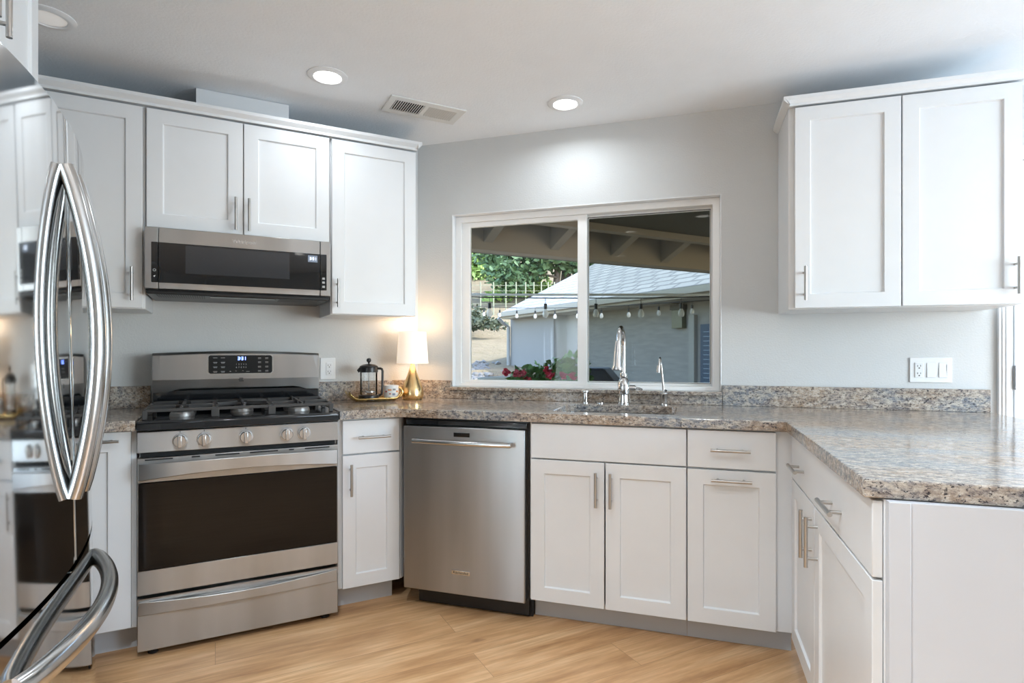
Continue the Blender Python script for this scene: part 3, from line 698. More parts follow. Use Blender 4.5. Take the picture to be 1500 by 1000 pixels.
# stainless head of the backguard: gently arched top, a crease and a chamfered lower edge
mb = MB(); n = 24; cols = []
for k in range(n + 1):
    u = k / n; x = RL + .012 + (RR - RL - .024) * u; top_ = 1.196 + .011 * math.sin(PI * u)
    e = min(u, 1 - u); low = 1.012 if e < .10 else (1.012 + (e - .10) / .04 * .016 if e < .14 else 1.028)
    cols.append([mb.bm.verts.new(p) for p in ((x, 3.102, low), (x, 3.090, 1.072), (x, 3.100, top_ - .012), (x, 3.112, top_), (x, 3.236, top_), (x, 3.236, 1.0205), (x, 3.14, low))])
for a, b in zip(cols, cols[1:]):
    for j in range(7): mb.bm.faces.new((a[j], a[(j + 1) % 7], b[(j + 1) % 7], b[j]))
mb.bm.faces.new(cols[0]); mb.bm.faces.new(cols[-1][::-1])
hd = mb.build('backguard_head', 'stainless', t, bevel=.002, angle=15)
# the face leans slightly: the panel keeps just in front of it
YD = 3.0885
bz = MB().prism(rrect(-.034, .258, 1.094, 1.190, .014), 'y', YD + .003, YD + .016).build('display_bezel', 'nickel', hd)
dp = MB().prism(rrect(-.029, .253, 1.098, 1.186, .011), 'y', YD, YD + .006).build('display_panel', 'black_glass', hd)
digits(dp, 'display_blue', .098, YD - .0002, 1.163, .016)
mb = MB(); random.seed(3)
for cx in (.0, .033):
    for r_, two in ((1.173, 0), (1.152, 1), (1.130, 1), (1.108, 1)):
        wdt = .009; mb.box(cx - wdt, cx + wdt, YD - .0004, YD, r_, r_ + .0016)
        if two: mb.box(cx - wdt * .8, cx + wdt * .8, YD - .0004, YD, r_ - .0045, r_ - .0029)
mb.build('key_legends', 'grey_print', dp, smooth=False); mb = MB()
for cx in (.195, .228):
    for r_ in (1.173, 1.153, 1.131, 1.110):
        mb.box(cx - .007, cx + .007, YD - .0004, YD, r_, r_ + .0016).box(cx - .007, cx + .007, YD - .0004, YD, r_ - .0045, r_ - .0029)
mb.build('key_legends', 'grey_print', dp, smooth=False); mb = MB()
mb.box(.062, .068, YD - .0004, YD, 1.107, 1.109).box(.135, .150, YD - .0004, YD, 1.106, 1.1075)
for cx, s_ in ((.090, -1), (.120, 1)):
    mb.prism([(cx - .005, 1.110 - s_ * .002), (cx, 1.110 + s_ * .002), (cx + .005, 1.110 - s_ * .002), (cx, 1.110 + s_ * .0005)], 'y', YD - .0004, YD)
mb.build('key_legends', 'grey_print', dp, smooth=False)
text_mesh('1  2  3  4  5', .010, 'grey_print', dp, 'number_keys', .113, YD - .0002, 1.142, .0002)
text_mesh('6  7  8  9  0', .010, 'grey_print', dp, 'number_keys', .113, YD - .0002, 1.127, .0002)
mb = MB()
for k, (a, b) in enumerate(((-.008, .010), (-.011, .008), (-.009, .012))): mb.box(.112 + a, .112 + b, 3.0885, 3.092, 1.076 - k * .0065 - .004, 1.0795 - k * .0065 - .004)
mb.build('logo', 'dark_slot', hd)

# ------------------------------------------------------------------ microwave
t = thing('microwave', 'low-profile stainless over-the-range microwave hood under the short wall cabinet', 'microwave', S, (.113, NS, 1.48))
ML, MR, MF, M0, M1 = -.264, .492, 2.84, 1.471, 1.731
MB().box(ML, MR, MF + .035, NS - .002, M0 - .005, M1 - .002).build('body', 'black_plastic', t)
def mpanel(name, x0, x1): return MB().box(x0, x1, MF, MF + .034, M0, M1).build(name, 'stainless_microwave', t, bevel=.0015)
mpanel('side_panel', ML, -.2155); md_ = mpanel('door', -.213, .4435); mpanel('side_panel', .446, MR)
MB().prism(rrect(-.240, -.2157, 1.497, 1.668, .003), 'y', MF - .003, MF + .005).build('control_strip', 'black_glass', t)
cs = MB().prism(rrect(.4462, .474, 1.497, 1.668, .003), 'y', MF - .003, MF + .005).build('control_strip', 'black_glass', t)
gp = MB().box(-.2128, .4433, MF - .003, MF + .005, 1.497, 1.668).build('glass_front', 'black_glass', md_)
MB().box(-.114, .307, MF - .0036, MF - .003, 1.541, 1.661).build('door_window', 'microwave_window', gp, smooth=False)
dd = MB().box(.389, .432, MF - .0036, MF - .003, 1.628, 1.660).build('display', 'display_back', gp, smooth=False)
digits(dd, 'display_white', .397, MF - .0037, 1.638, .013)
text_mesh('Whirlpool', .0235, 'knob_silver', md_, 'brand_lettering', .117, MF - .0008, 1.697, .0008)
mb = MB(); mb.tube([(-.2285 + .005 * math.cos(a * PI / 6), MF - .0034, 1.549 + .005 * math.sin(a * PI / 6)) for a in range(13)], .0008, 6)
mb.prism([(-.233, 1.524), (-.2235, 1.528), (-.2285, 1.519)], 'y', MF - .0038, MF - .003); mb.build('control_icons', 'plastic_white', t)
mb = MB()
for z in (1.509, 1.529, 1.548): mb.box(.4535, .466, MF - .0036, MF - .003, z, z + .010)
mb.build('keypad', 'grey_print', cs)
mb = MB().box(ML + .004, MR - .004, MF + .012, NS - .01, M0 - .022, M0 - .0055); mb.build('underside', 'black_plastic', t, bevel=.004)
for a, b in ((-.225, -.04), (.27, .45)):
    mb = MB(); k = a
    while k < b: mb.box(k, k + .004, MF + .03, MF + .17, M0 - .0235, M0 - .0215); k += .009
    mb.build('grease_filter', 'cast_iron', t)
MB().box(-.02, .25, MF + .03, MF + .075, M0 - .024, M0 - .0215).build('lamp_cover', 'microwave_window', t)

# ------------------------------------------------------------------ refrigerator (frame F: x = along its front, y = into it)
xc, y0, kk = 1.575, .2615, .205; LEAN = math.radians(1.1)
fr_ = thing('refrigerator', 'stainless french-door refrigerator with bowed handles at the left edge', 'refrigerator', F, (xc, .33, 0))
fr_.rotation_mode = 'XYZ'
fr_.rotation_euler = (-LEAN, 0, F)
def yf(x): return y0 + kk * (x - xc) ** 2
def fdoor(name, x0, x1, z0, z1, mat='stainless_fridge'):
    n = 18; pts = [(x0 + (x1 - x0) * k / n, yf(x0 + (x1 - x0) * k / n)) for k in range(n + 1)]
    r = .006; pts[0] = (x0, pts[0][1] + r); pts[-1] = (x1, pts[-1][1] + r)
    pts = [pts[0], (x0 + .002, yf(x0) + .002), (x0 + .006, yf(x0 + .006))] + pts[1:-1] + [(x1 - .006, yf(x1 - .006)), (x1 - .002, yf(x1) + .002), pts[-1]]
    pts += [(x1, .375), (x0, .375)]
    return MB().prism(pts, 'z', z0, z1).build(name, mat, fr_, angle=30)
MB().box(1.135, 2.015, .385, 1.00, .03, 1.735).build('body', 'fridge_side', fr_, bevel=.003)
for x in (1.2, 1.95):
    for y in (.45, .93): MB().lathe([(0, 0), (.02, 0), (.02, .02), (0, .03)], (x, y, .002), 14).build('foot', 'rubber_black', fr_)
FT = 1.717
dl = fdoor('door', 1.125, 1.5725, .735, FT); drr = fdoor('door', 1.5775, 2.025, .735, FT)
fz = fdoor('freezer_drawer', 1.125, 2.025, .07, .723)
MB().box(1.128, 2.022, .34, .386, .60, FT - .005).build('gasket', 'gasket', fr_)
def vhandle(parent, x, z0, z1, bow, r):
    pts = []; n = 30
    for k in range(n + 1):
        u = k / n; s_ = math.sin(PI * u) ** .85 if 0 < u < 1 else 0
        pts.append((x, yf(x) - .006 - bow * s_, z0 + (z1 - z0) * u))
    return MB().tube(pts, .021, 18, ry=.0165, up=(1, 0, 0)).build('handle', 'stainless_handle', parent)
vhandle(dl, 1.535, .885, 1.600, .050, .017); vhandle(drr, 1.617, .885, 1.600, .050, .017)
pts = []; n = 34
for k in range(n + 1):
    u = k / n; s_ = math.sin(PI * u) ** .7 if 0 < u < 1 else 0
    x = 1.22 + (1.93 - 1.22) * u; pts.append((x, yf(x) - .004 - .048 * s_, .635))
MB().tube(pts, .0235, 18, ry=.018, up=(0, 0, 1)).build('handle', 'stainless_handle', fz)
for x in (1.18, 1.97): MB().box(x - .03, x + .03, .36, .46, FT + .0105, FT + .028).build('hinge_cover', 'fridge_side', fr_, bevel=.004)

# ------------------------------------------------------------------ things on the counter
def smooth_lathe(prof, c, seg=32): return MB().lathe(prof, c, seg)
LS, LN = .985, 3.105
t = thing('table_lamp', 'small brass teardrop table lamp with a lit white drum shade in the counter corner', 'lamp', S, (LS, LN, CT))
MB().lathe([(0, 0), (.052, 0), (.058, .006), (.062, .025), (.0615, .045), (.056, .070), (.045, .100), (.032, .130), (.022, .160), (.014, .185), (.010, .196), (.0105, .200), (.0075, .204), (.0075, .232), (0, .232)], (LS, LN, CT + .0005), 36).build('base', 'brass', t)
sh = MB().lathe([(.089, .203), (.0765, .380), (.0755, .380), (.088, .203), (.089, .203)], (LS, LN, CT), 40).build('lamp_shade', 'lamp_shade', t)
MB().lathe([(.0, .232), (.010, .235), (.019, .252), (.022, .270), (.016, .287), (0, .292)], (LS, LN, CT), 18).build('bulb', 'bulb_filament', t)
for z_, pw, rr_ in ((.39, .95, .05), (.20, .5, .03)):
    pl = bpy.data.lights.new('lamp_bulb', 'POINT'); pl.energy = pw; pl.color = (1.0, .66, .38); pl.shadow_soft_size = rr_
    po = bpy.data.objects.new('lamp_bulb', pl); COL.objects.link(po); po.location = wpos(S, LS, LN, CT + z_)

TS, TN = .765, 3.095
t = thing('serving_tray', 'oblong gold tray with upturned ends on the counter beside the stove', 'tray', S, (TS, TN, CT))
mb = MB(); nx, ny = 28, 10; G_ = []
for i in range(nx + 1):
    u = i / nx * 2 - 1; row = []
    for j in range(ny + 1):
        v_ = j / ny * 2 - 1; x = TS + .142 * u; wy = .072 * (1 - .30 * abs(u) ** 5); y = TN + wy * v_
        z = CT + .006 + .014 * max(0, abs(v_) - .7) / .3 + .038 * max(0, abs(u) - .72) ** 1.6 / (.28 ** 1.6)
        row.append(mb.bm.verts.new((x, y, z)))
    G_.append(row)
for i in range(nx):
    for j in range(ny): mb.bm.faces.new((G_[i][j], G_[i + 1][j], G_[i + 1][j + 1], G_[i][j + 1]))
o = mb.build('dish', 'tray_gold', t, angle=60); md2 = o.modifiers.new('s', 'SOLIDIFY'); md2.thickness = .004; md2.offset = 0
PS, PN = .735, 3.085; z0 = CT + .0083
t = thing('french_press', 'black and clear glass french press standing on the gold tray', 'coffee press', S, (PS, PN, z0))
MB().lathe([(0, 0), (.054, 0), (.0545, .004), (.0545, .024), (.052, .027), (0, .027)], (PS, PN, z0 + .0003), 32).build('base', 'black_plastic', t)
MB().lathe([(.0, .030), (.044, .030), (.0455, .033), (.0455, .172), (.0435, .172), (.0435, .034), (0, .034)], (PS, PN, z0), 32).build('glass_beaker', 'clear_glass', t)
MB().lathe([(.0475, .150), (.0475, .174), (.050, .176), (.046, .184), (.030, .192), (.012, .195), (0, .196), (0, .150), (.0475, .150)], (PS, PN, z0), 32).build('lid', 'black_plastic', t)
MB().lathe([(0, .196), (.004, .196), (.005, .202), (.011, .208), (.0125, .215), (.010, .223), (0, .227)], (PS, PN, z0), 20).build('plunger_knob', 'black_plastic', t)
MB().tube([(PS, PN, z0 + .052), (PS, PN, z0 + .15)], .0022, 8).lathe([(0, 0), (.042, 0), (.042, .004), (0, .004)], (PS, PN, z0 + .044), 24).build('plunger', 'chrome', t)
ha = Vector((math.cos(-.25), math.sin(-.25), 0))
def hp(r, z): return (PS + ha.x * r, PN + ha.y * r, z0 + z)
MB().tube([hp(.044, .170), hp(.062, .170), hp(.070, .166), hp(.073, .155), hp(.072, .10), hp(.070, .045), hp(.066, .030), hp(.052, .022)], .0062, 12, ry=.008).build('handle', 'black_plastic', t)
MB().tube([hp(-.044, .158), hp(-.056, .168)], [.014, .010], 12).build('pouring_lip', 'black_plastic', t)
GM = 'mugs on the tray'
MS, MN = .855, 3.075
t = thing('coffee_mug', 'small white mug printed with little coloured pictures on the right end of the gold tray', 'mug', S, (MS, MN, z0))
mr, mh = .040, .078
MB().lathe([(0, .001), (.030, .001), (.035, .006), (mr - .001, .02), (mr, .03), (mr + .001, mh), (mr - .002, mh), (mr - .003, .03), (.032, .010), (0, .008)], (MS, MN, z0), 36).build('cup', 'mug_white', t)
hp2 = []
hd_ = Vector((math.cos(-.5), math.sin(-.5), 0))
for k in range(11):
    a = -PI / 2 + PI * k / 10; hp2.append((MS + hd_.x * (.037 + .026 * math.cos(a)), MN + hd_.y * (.037 + .026 * math.cos(a)), z0 + .040 + .026 * math.sin(a)))
MB().tube(hp2, .0038, 10).build('handle', 'tray_gold', t)
for a, zz, mt, w_, h_ in ((-2.05, .054, 'mug_orange', .010, .007), (-1.45, .056, 'mug_grey', .008, .008), (-2.0, .033, 'mug_red', .005, .005), (-1.5, .030, 'mug_blue', .008, .010), (-2.05, .012, 'mug_grey', .006, .007), (-1.0, .045, 'mug_orange', .007, .008), (-2.55, .045, 'mug_red', .006, .007)):
    mb = MB(); r_ = mr + .0016
    for k in range(-1, 1): mb.face([(MS + r_ * math.cos(a + k * w_ / mr + dx * w_ / mr), MN + r_ * math.sin(a + k * w_ / mr + dx * w_ / mr), z0 + zz + dz * h_ * .6) for dx, dz in ((0, -1), (1, -1), (1, 1), (0, 1))])
    mb.build('printed_picture', mt, t, smooth=False, recalc=False)

# ------------------------------------------------------------------ outlets
t = thing('wall_outlet', 'white duplex outlet on the stove wall above the backsplash', 'outlet', S, (.549, NS, 1.11))
MB().box(.509, .589, NS - .006, NS - .001, 1.052, 1.170).build('cover_plate', 'plastic_white', t, bevel=.003)
def recept(t_, x, z, yb):
    r = MB().prism(rrect(x - .0165, x + .0165, z - .034, z + .034, .003), 'y', yb - .003, yb).build('receptacle', 'plastic_white', t_, bevel=.0008)
    for dz in (.017, -.017):
        MB().box(x - .0075, x - .0055, yb - .0036, yb - .003, z + dz - .002, z + dz + .006).box(x + .0050, x + .0068, yb - .0036, yb - .003, z + dz - .001, z + dz + .006).prism(rrect(x - .0026, x + .0026, z + dz - .0105, z + dz - .0055, .002), 'y', yb - .0036, yb - .003).build('slots', 'dark_slot', r, smooth=False)
recept(t, .556, 1.111, NS - .006)
yb = YW - .006
t = thing('switch_plate', 'white three-gang plate with one outlet and two rocker switches on the right wall', 'switch', W, (1.036, YW, 1.12))
MB().box(.954, 1.119, YW - .006, YW - .001, 1.063, 1.176).build('cover_plate', 'plastic_white', t, bevel=.003)
recept(t, .9905, 1.1195, yb)
for x, w_ in ((1.0375, .0165), (1.0840, .0165)):
    MB().box(x - w_ - .001, x + w_ + .001, yb - .0006, yb, 1.0855, 1.1535).build('switch_frame', 'plate_recess', t)
    MB().prism([(yb - .0006, 1.087), (yb - .0048, 1.087), (yb - .0018, 1.152), (yb - .0006, 1.152)], 'x', x - w_, x + w_).build('rocker_switch', 'plastic_white', t, bevel=.0006)
MB().box(1.097, 1.0985, yb - .0045, yb - .001, 1.092, 1.146).build('dimmer_slider', 'plate_recess', t)

# ================================================================== outside
def ray(px, py): 
    f = Vector((-math.sin(YAW), math.cos(YAW), 0)); r = Vector((math.cos(YAW), math.sin(YAW), 0))
    return f + r * ((px - 750) / FPX) + Vector((0, 0, 1)) * (-(py - 516) / FPX)
def at(px, py, depth): return Vector((0, 0, 1.2)) + ray(px, py) * depth
# patio ground and hillside
n_ = Vector((-R2, R2, 0)); s__ = Vector((R2, R2, 0))
fwd = Vector((-math.sin(YAW), math.cos(YAW), 0)); rgt = Vector((math.cos(YAW), math.sin(YAW), 0))
prof = [(3.6, -.25), (9, -.1), (12, .45), (16, .75), (22, 1.55), (26, 2.1), (30, 3.2), (36, 4.9), (44, 7.4), (56, 11.5), (80, 19)]
def hz(d):
    for (a, za), (b, zb) in zip(prof, prof[1:]):
        if a <= d <= b: return za + (zb - za) * (d - a) / (b - a)
    return prof[0][1] if d < prof[0][0] else prof[-1][1]
mb = MB(); rows = []; ds = [3.4 + .7 * k for k in range(24)] + [20.2 + 1.6 * k for k in range(38)]
rnd = random.Random(5)
for d_ in ds:
    row = []
    for k in range(41):
        l_ = (k - 20) / 20 * (8 + d_ * .9) ; p = fwd * d_ + rgt * l_
        y_ok = p.y > YW + .2
        row.append(mb.bm.verts.new((p.x, max(p.y, YW + .17), hz(d_) + (.10 if d_ > 10 else .0) * rnd.uniform(-1, 1))))
    rows.append(row)
for a, b in zip(rows, rows[1:]):
    for j in range(40): mb.bm.faces.new((a[j], a[j + 1], b[j + 1], b[j]))
o = struct(mb, 'ground', 'dry_grass')
# patio cover: soffit, near beam, roof deck, far beam with rafters
pc = thing('patio_cover', 'brown painted patio roof with rafters and beams outside the window', 'patio roof', S, (3.0, 6.0, 2.2))
B1 = at(864, 335, 1).copy()
def on_z(px, py, z): r = ray(px, py); k = (z - 1.2) / r.z; p = Vector((0, 0, 1.2)) + r * k; v = wpos(-S, p.x, p.y, p.z); return v
b1 = on_z(864, 335, 2.30); n1 = b1.y
b2 = on_z(864, 380, 2.12); n2 = b2.y
zt2 = on_z(864, 380, 2.12)
# soffit between the house wall and the near beam (kept beyond the wall plane)
sS = (YW + .18) * 1.41421356 - n1                                 # where the near beam meets the house wall
poly = [(sS, n1), (7.05, (YW + .18) * 1.41421356 - 7.05), (7.05, n1)]
MB().box(sS, 7.05, n1, n1 + .09, 2.30, 2.30 + .10).build('near_beam', 'patio_paint', pc, bevel=.004)
MB().box(sS + .3, 7.05, n2, n2 + .14, 2.12, 2.12 + .40).build('far_beam', 'patio_paint', pc, bevel=.004)
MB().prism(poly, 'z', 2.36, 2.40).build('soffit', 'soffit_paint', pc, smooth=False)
slope = .42
def deck_z(n): return 2.12 + .33 + (n2 - n) * slope
MB().prism([(n1 + .09, deck_z(n1 + .09)), (n2 + .6, deck_z(n2 + .6)), (n2 + .6, deck_z(n2 + .6) + .06), (n1 + .0, deck_z(n1) + .06), (n1, deck_z(n1))], 'x', sS + .3, 7.05).build('roof_deck', 'patio_deck', pc, smooth=False)
MB().box(sS, 7.05, n1 - .0, n1 + .09, 2.40, deck_z(n1) + .02).build('upper_fascia', 'patio_paint', pc)
for px, py in ((632, 350), (715, 355), (812, 366), (900, 375), (972, 385), (1062, 395), (1160, 405)):
    r = ray(px, py); v = wpos(-S, r.x, r.y); k = n2 / v.y; s0 = v.x * k; zb = 1.2 + r.z * k
    MB().prism([(n2 - .001, zb), (n2 - .001, deck_z(n2)), (n1 + .09, deck_z(n1 + .09)), (n1 + .09, zb + (n2 - n1 - .09) * slope)], 'x', s0 - .045, s0 + .045).build('rafter', 'patio_paint', pc, bevel=.003)

# neighbouring wing of the house, long wall along n (plane s = const)
ve = on_z(880, 441, 2.30); SB = ve.x                              # eave line at s = SB
nb = thing('garage_wing', 'pale stucco wing with a grey shingle roof across the patio', 'building', S, (SB + 3, ve.y, 0))
def on_s(px, py, s_):
    r = ray(px, py); v = wpos(-S, r.x, r.y); k = s_ / v.x; return v.y * k, 1.2 + r.z * k
nl, _ = on_s(748, 500, SB + .35); nm, _ = on_s(811, 500, SB + .35); nr = 2.6
MB().box(SB + .35, SB + 5.5, nm, nl, -.3, 2.28).build('wall', 'stucco_cream', nb, smooth=False)
MB().box(SB + .75, SB + 5.5, nr, nm, -.3, 2.28).build('wall', 'siding', nb, smooth=False)
ne, _ = on_s(735, 470, SB); rise = .50; dep = 5.2
# gable roof plane, its own object with local coordinates along the slope so the shingle courses follow it
rl = math.sqrt(dep ** 2 + (dep * rise) ** 2); ang = math.atan(rise)
mb = MB().box(0, ne - nr, 0, rl, -.03, .03)
rf = mb.build('roof', 'shingle', None, smooth=False)
rf.parent = nb; BASE[rf.name] = (0, 0, 0)
# local x of the roof runs along -n, local y up the slope (+s, +z)
M_ = Matrix(((0, math.cos(ang), -math.sin(ang), SB - (SB + 3)), (-1, 0, 0, ne - ve.y), (0, math.sin(ang), math.cos(ang), 2.33), (0, 0, 0, 1)))
rf.matrix_local = M_
MB().prism([(SB - .02, 2.18), (SB + .02, 2.18), (SB + .02, 2.33), (SB - .02, 2.33)], 'y', nr, ne).build('fascia', 'gutter_paint', nb)
MB().prism([(SB - .12, 2.22), (SB - .02, 2.20), (SB - .02, 2.33), (SB - .13, 2.33), (SB - .13, 2.30)], 'y', nr, ne + .02).build('gutter', 'gutter_paint', nb)
MB().box(SB, SB + .76, nr, ne, 2.16, 2.19).build('eave_soffit', 'gutter_paint', nb)
nd, _ = on_s(747, 500, SB + .33)
MB().tube([(SB - .05, nd, 2.2), (SB + .1, nd, 2.05), (SB + .28, nd, 1.95), (SB + .28, nd, -.2)], .05, 10).build('downspout', 'downspout_grey', nb)
n3, _ = on_s(1017, 500, SB + .72)
MB().box(SB + .66, SB + .75, n3 - .05, n3 + .09, -.3, on_s(1017, 461, SB + .72)[1]).build('corner_board', 'downspout_grey', nb)
na, zt = on_s(1027, 475, SB + .70); nb2, _ = on_s(1062, 475, SB + .70)
st = MB().box(SB + .68, SB + .75, nb2, na, -.1, zt).build('door_shutter', 'shutter_blue', nb)
mb = MB(); z = .3
while z < zt - .08: mb.box(SB + .672, SB + .684, nb2 + .03, na - .08, z, z + .012); z += .085
mb.build('slats', 'shutter_slat', st)
n4, z4 = on_s(985, 447, SB + .65); n5, z5 = on_s(1000, 480, SB + .65)
t = thing('wall_lantern', 'dark box lantern mounted on the stucco wall behind the hanging bulbs', 'lamp', S, (SB + .75, (n4 + n5) / 2, z5))
MB().box(SB + .60, SB + .748, n5 - .02, n4 + .02, z4 - .10, z4).build('hood', 'lantern_bronze', t)
MB().box(SB + .63, SB + .748, n5, n4, z5, z4 - .10).build('shade', 'lantern_pane', t)

# strings of bulbs over the patio
def string(name_label, wire_pts, bulbs, scale, cable=None):
    p0 = wire_pts[0]
    t = thing('string_lights', name_label, 'string lights', W, tuple(p0))
    MB().tube(wire_pts, .005 * scale, 8).build('wire', 'wire_black', t)
    for b in bulbs:
        s_ = MB().tube([b, b - Vector((0, 0, .055 * scale))], .003 * scale, 6).tube([b - Vector((0, 0, .05 * scale)), b - Vector((0, 0, .10 * scale))], .016 * scale, 12).build('socket', 'wire_black', t)
        c = b - Vector((0, 0, .10 * scale))
        MB().lathe([(0, 0), (.013 * scale, -.004 * scale), (.026 * scale, -.03 * scale), (.030 * scale, -.052 * scale), (.022 * scale, -.076 * scale), (0, -.086 * scale)], tuple(c), 16).build('bulb', 'bulb_glass', s_)
    return t
D1 = 5.4
bl = [at(x, y, D1) for x, y in ((717, 436), (799, 437), (873, 437), (939, 437), (998, 436), (1066, 434))]
wp = [at(600, 433, D1)]
for k in range(len(bl)):
    wp.append(bl[k] + Vector((0, 0, .004)))
wp.append(at(1140, 432, D1))
string('nearer string of larger clear bulbs hanging level under the patio beam', wp, bl, 1.0)
ca = [at(600, 432, D1 + .05), at(1140, 431, D1 + .05)]
solo(MB().tube([at(600, 431.5, D1 - .06), at(1140, 431.5, D1 - .06)], .011, 8), 'support_cable', 'cable_light', 'pale straight cable stretched just above the larger bulbs', 'cable', W, tuple(at(600, 431.5, D1)))
pp = ((650, 448), (709, 449), (732, 450), (757, 451), (784, 451), (813, 451), (846, 450), (881, 449), (921, 447), (965, 444), (1014, 441), (1070, 438))
bl2 = []
for i, (x, y) in enumerate(pp): bl2.append(at(x, y, 9.6 - i * .28))
string('farther sagging string of smaller clear bulbs near the shingle eave', bl2, bl2[1:], .85)

# planter with red flowering plant, rail, grill
pd = 4.6
def leafcloud(mb, c, rad, n, size, rn, flat=.5):
    for _ in range(n):
        while True:
            v = Vector((rn.uniform(-1, 1), rn.uniform(-1, 1), rn.uniform(-1, 1)))
            if v.length <= 1: break
        p = c + Vector((v.x * rad[0], v.y * rad[1], v.z * rad[2]))
        a = Vector((rn.gauss(0, 1), rn.gauss(0, 1), rn.gauss(0, .6))).normalized(); b = a.cross(Vector((rn.gauss(0, 1), rn.gauss(0, 1), rn.gauss(0, 1)))).normalized()
        s_ = size * rn.uniform(.6, 1.3)
        mb.face([p - a * s_, p - b * s_ * flat * .5 - a * s_ * .2, p - b * s_ * flat * .4 + a * s_ * .5, p + a * s_, p + b * s_ * flat * .4 + a * s_ * .5, p + b * s_ * flat * .5 - a * s_ * .2])
c0 = at(800, 560, pd)
t = thing('flowering_plant', 'leafy green plant with red flowers in a planter outside the left pane', 'plant', W, (c0.x, c0.y, .3))
MB().prism(rrect(c0.x - .40, c0.x + .42, c0.y - .15, c0.y + .15, .03), 'z', .25, .90).build('planter', 'stucco_cream', t, bevel=.01)
rn = random.Random(11); mb = MB()
for px, py, r_ in ((770, 552, .09), (788, 545, .10), (808, 545, .12), (826, 545, .12), (840, 535, .11), (850, 545, .12), (760, 557, .08)):
    leafcloud(mb, at(px, py, pd + rn.uniform(-.1, .1)), (r_, r_, r_), 60, .045, rn, .9)
f_ = mb.build('foliage', 'leaf_plant', t, smooth=False); f_['kind'] = 'stuff'
for px, py in ((741, 546), (757, 547), (766, 545), (802, 541), (806, 549), (824, 549), (840, 550), (773, 556)):
    mb = MB(); leafcloud(mb, at(px, py, pd - .14), (.028, .02, .025), 22, .022, rn, 1.2); mb.build('flower', 'petal_red', t, smooth=False)
ra = at(700, 556, pd + .5); rb = at(755, 553, pd + .5)
solo(MB().tube([ra, rb], .022, 8), 'garden_rail', 'rust_rail', 'pale horizontal rail low in the left pane beside the flowers', 'rail', W, tuple(ra))
g0 = at(872, 560, 5.6)
t = thing('patio_grill', 'dark covered grill low behind the faucet in the right pane', 'grill', W, (g0.x, g0.y, -.25))
MB().prism([(g0.x - .30, 1.045), (g0.x + .08, 1.045), (g0.x + .22, .88), (g0.x + .26, .70), (g0.x - .30, .70)], 'y', g0.y, g0.y + .5).build('lid', 'grill_cover', t, bevel=.02)
MB().box(g0.x - .28, g0.x + .24, g0.y + .03, g0.y + .47, -.25, .70).build('cabinet', 'grill_cover', t, bevel=.01)

# fence on the hillside
FD = 29.5
fa = at(640, 440, FD); t = thing('hillside_fence', 'wire fence of tall thin posts on the dry hillside', 'fence', W, (fa.x, fa.y, 2.5))
for px in (671, 687, 704, 723, 741, 756, 770, 782, 793, 803, 812):
    b = at(px, 452 - (px - 703) * .07, FD); tt = at(px, 413, FD + .0); MB().tube([b - Vector((0, 0, .6)), tt], .035, 6).build('post', 'fence_post', t)
mb = MB()
for y in (418, 426, 436, 445): mb.tube([at(650, y, FD), at(830, y, FD)], .012, 4)
mb.build('wires', 'fence_post', t)
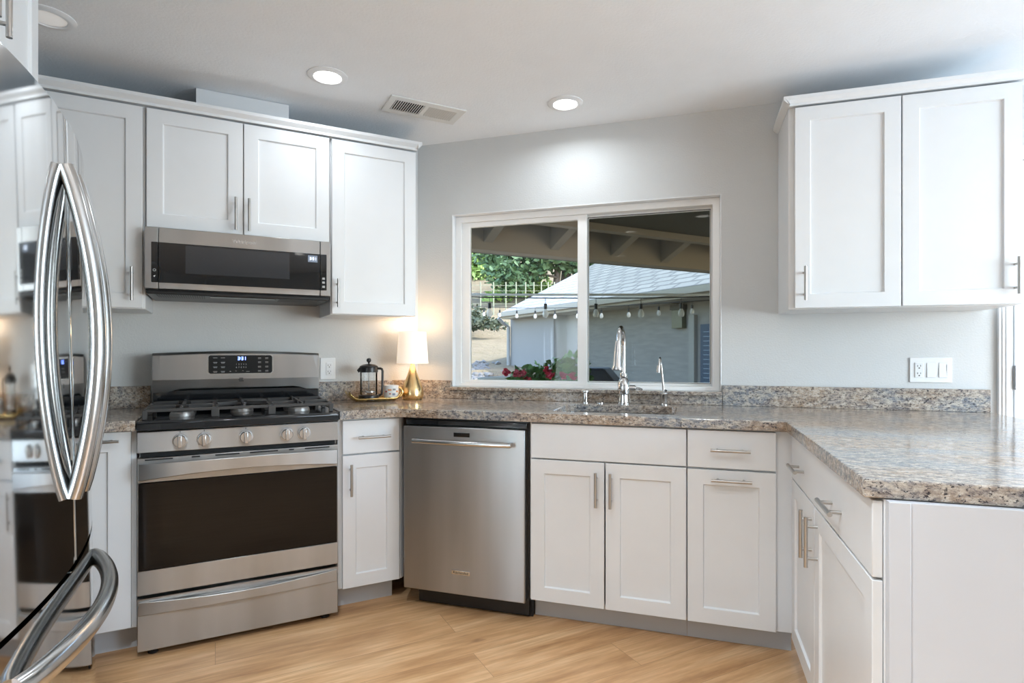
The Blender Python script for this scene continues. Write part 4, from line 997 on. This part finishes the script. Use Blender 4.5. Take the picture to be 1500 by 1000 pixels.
# rocks and brush
rn = random.Random(21); mb = MB(); r0 = at(702, 540, 13)
for i in range(120):
    px = 690 + abs(rn.gauss(0, 1)) * 14; py = rn.uniform(508, 560) - (px - 690) * .1; d_ = 11 + (560 - py) / 52 * 6
    p = at(px, py, d_); p.z = hz(d_) + .02; s_ = rn.uniform(.04, .13); k0 = len(mb.bm.verts)
    mb.ball((0, 0, 0), (s_, s_ * rn.uniform(.6, 1), s_ * .6), 1); mb.bm.verts.ensure_lookup_table()
    for v in mb.bm.verts[k0:]: v.co = v.co * rn.uniform(.7, 1.2) + p
o = solo(mb, 'rock_rubble', 'rock', 'loose grey rock rubble scattered down the dry slope, lower left of the window view', 'rocks', W, tuple(r0), smooth=False); o['kind'] = 'stuff'
def brush(name, label, blobs, mat, leaf, n, seed, cat='tree', trunk=None, tm='bark', group=None):
    rn = random.Random(seed); b0 = at(*blobs[0][:3]); base = (b0.x, b0.y, hz(blobs[0][2]) - .3)
    t = thing(name, label, cat, W, base, group); mb = MB()
    for px, py, d_, rx, rz in blobs: leafcloud(mb, at(px, py, d_), (rx, rx * .9, rz), int(n * (rx * rz) / 1.2) + 20, leaf, rn, .9)
    f = mb.build('foliage', mat, t, smooth=False); f['kind'] = 'stuff'
    if trunk:
        mb = MB()
        for pts, r in trunk: mb.tube([at(*p) for p in pts], r, 8)
        mb.build('trunk', tm, t)
    return t
brush('oak_tree', 'bright green leafy tree filling the upper left of the left pane', [(700, 380, 43, 2.6, 2.5), (722, 388, 43, 2.0, 2.3), (690, 415, 42, 1.8, 1.8), (712, 425, 42, 1.7, 1.2), (735, 415, 43, 1.7, 1.6), (675, 380, 43, 2.3, 3.3), (700, 350, 43, 2.3, 2.3)], 'leaf_bright', .24, 260, 1, trunk=[([(704, 455, 42), (703, 400, 43)], .22)])
brush('pine_tree', 'dark green pine with a leaning double trunk in the left pane', [(760, 385, 33, 2.0, 1.5), (790, 372, 33, 2.2, 1.1), (735, 402, 32, 1.2, .8), (752, 412, 32, 1.0, .8), (780, 392, 33, 1.4, .8), (820, 372, 33, 2.0, 1.0), (846, 370, 33, 1.6, 1.6), (870, 388, 34, 1.5, 1.3), (720, 372, 33, 1.2, .8), (800, 345, 34, 3, 1.5)], 'leaf_pine', .20, 300, 2,
      trunk=[([(812, 440, 33.5), (816, 405, 33.4), (820, 370, 33)], .20), ([(826, 430, 34), (832, 380, 34)], .30), ([(816, 406, 33.2), (795, 402, 33), (770, 400, 32.8)], .07)])
brush('bush', 'bright green bushes behind the fence posts', [(760, 425, 36, 1.6, 1.0), (780, 418, 36, 1.2, 1.2), (795, 428, 36, 1.1, .7), (745, 438, 35, 1.2, .6), (728, 440, 34, 1.0, .6)], 'leaf_bright', .20, 300, 3, 'bush')
brush('bush', 'dark low brush along the hillside below the fence', [(696, 470, 24, .7, .45), (712, 474, 23.5, .7, .28), (726, 476, 23.5, .6, .25), (690, 460, 25, .8, .5), (680, 470, 24, .9, .5)], 'shrub_dark', .10, 900, 4, 'bush')
brush('tree', 'green tree behind the ridge at the left edge of the right pane', [(870, 396, 40, 1.3, 1.6), (882, 384, 40, 1.4, 1.4), (905, 372, 40, 2, 1.2)], 'leaf_bright', .22, 260, 6)
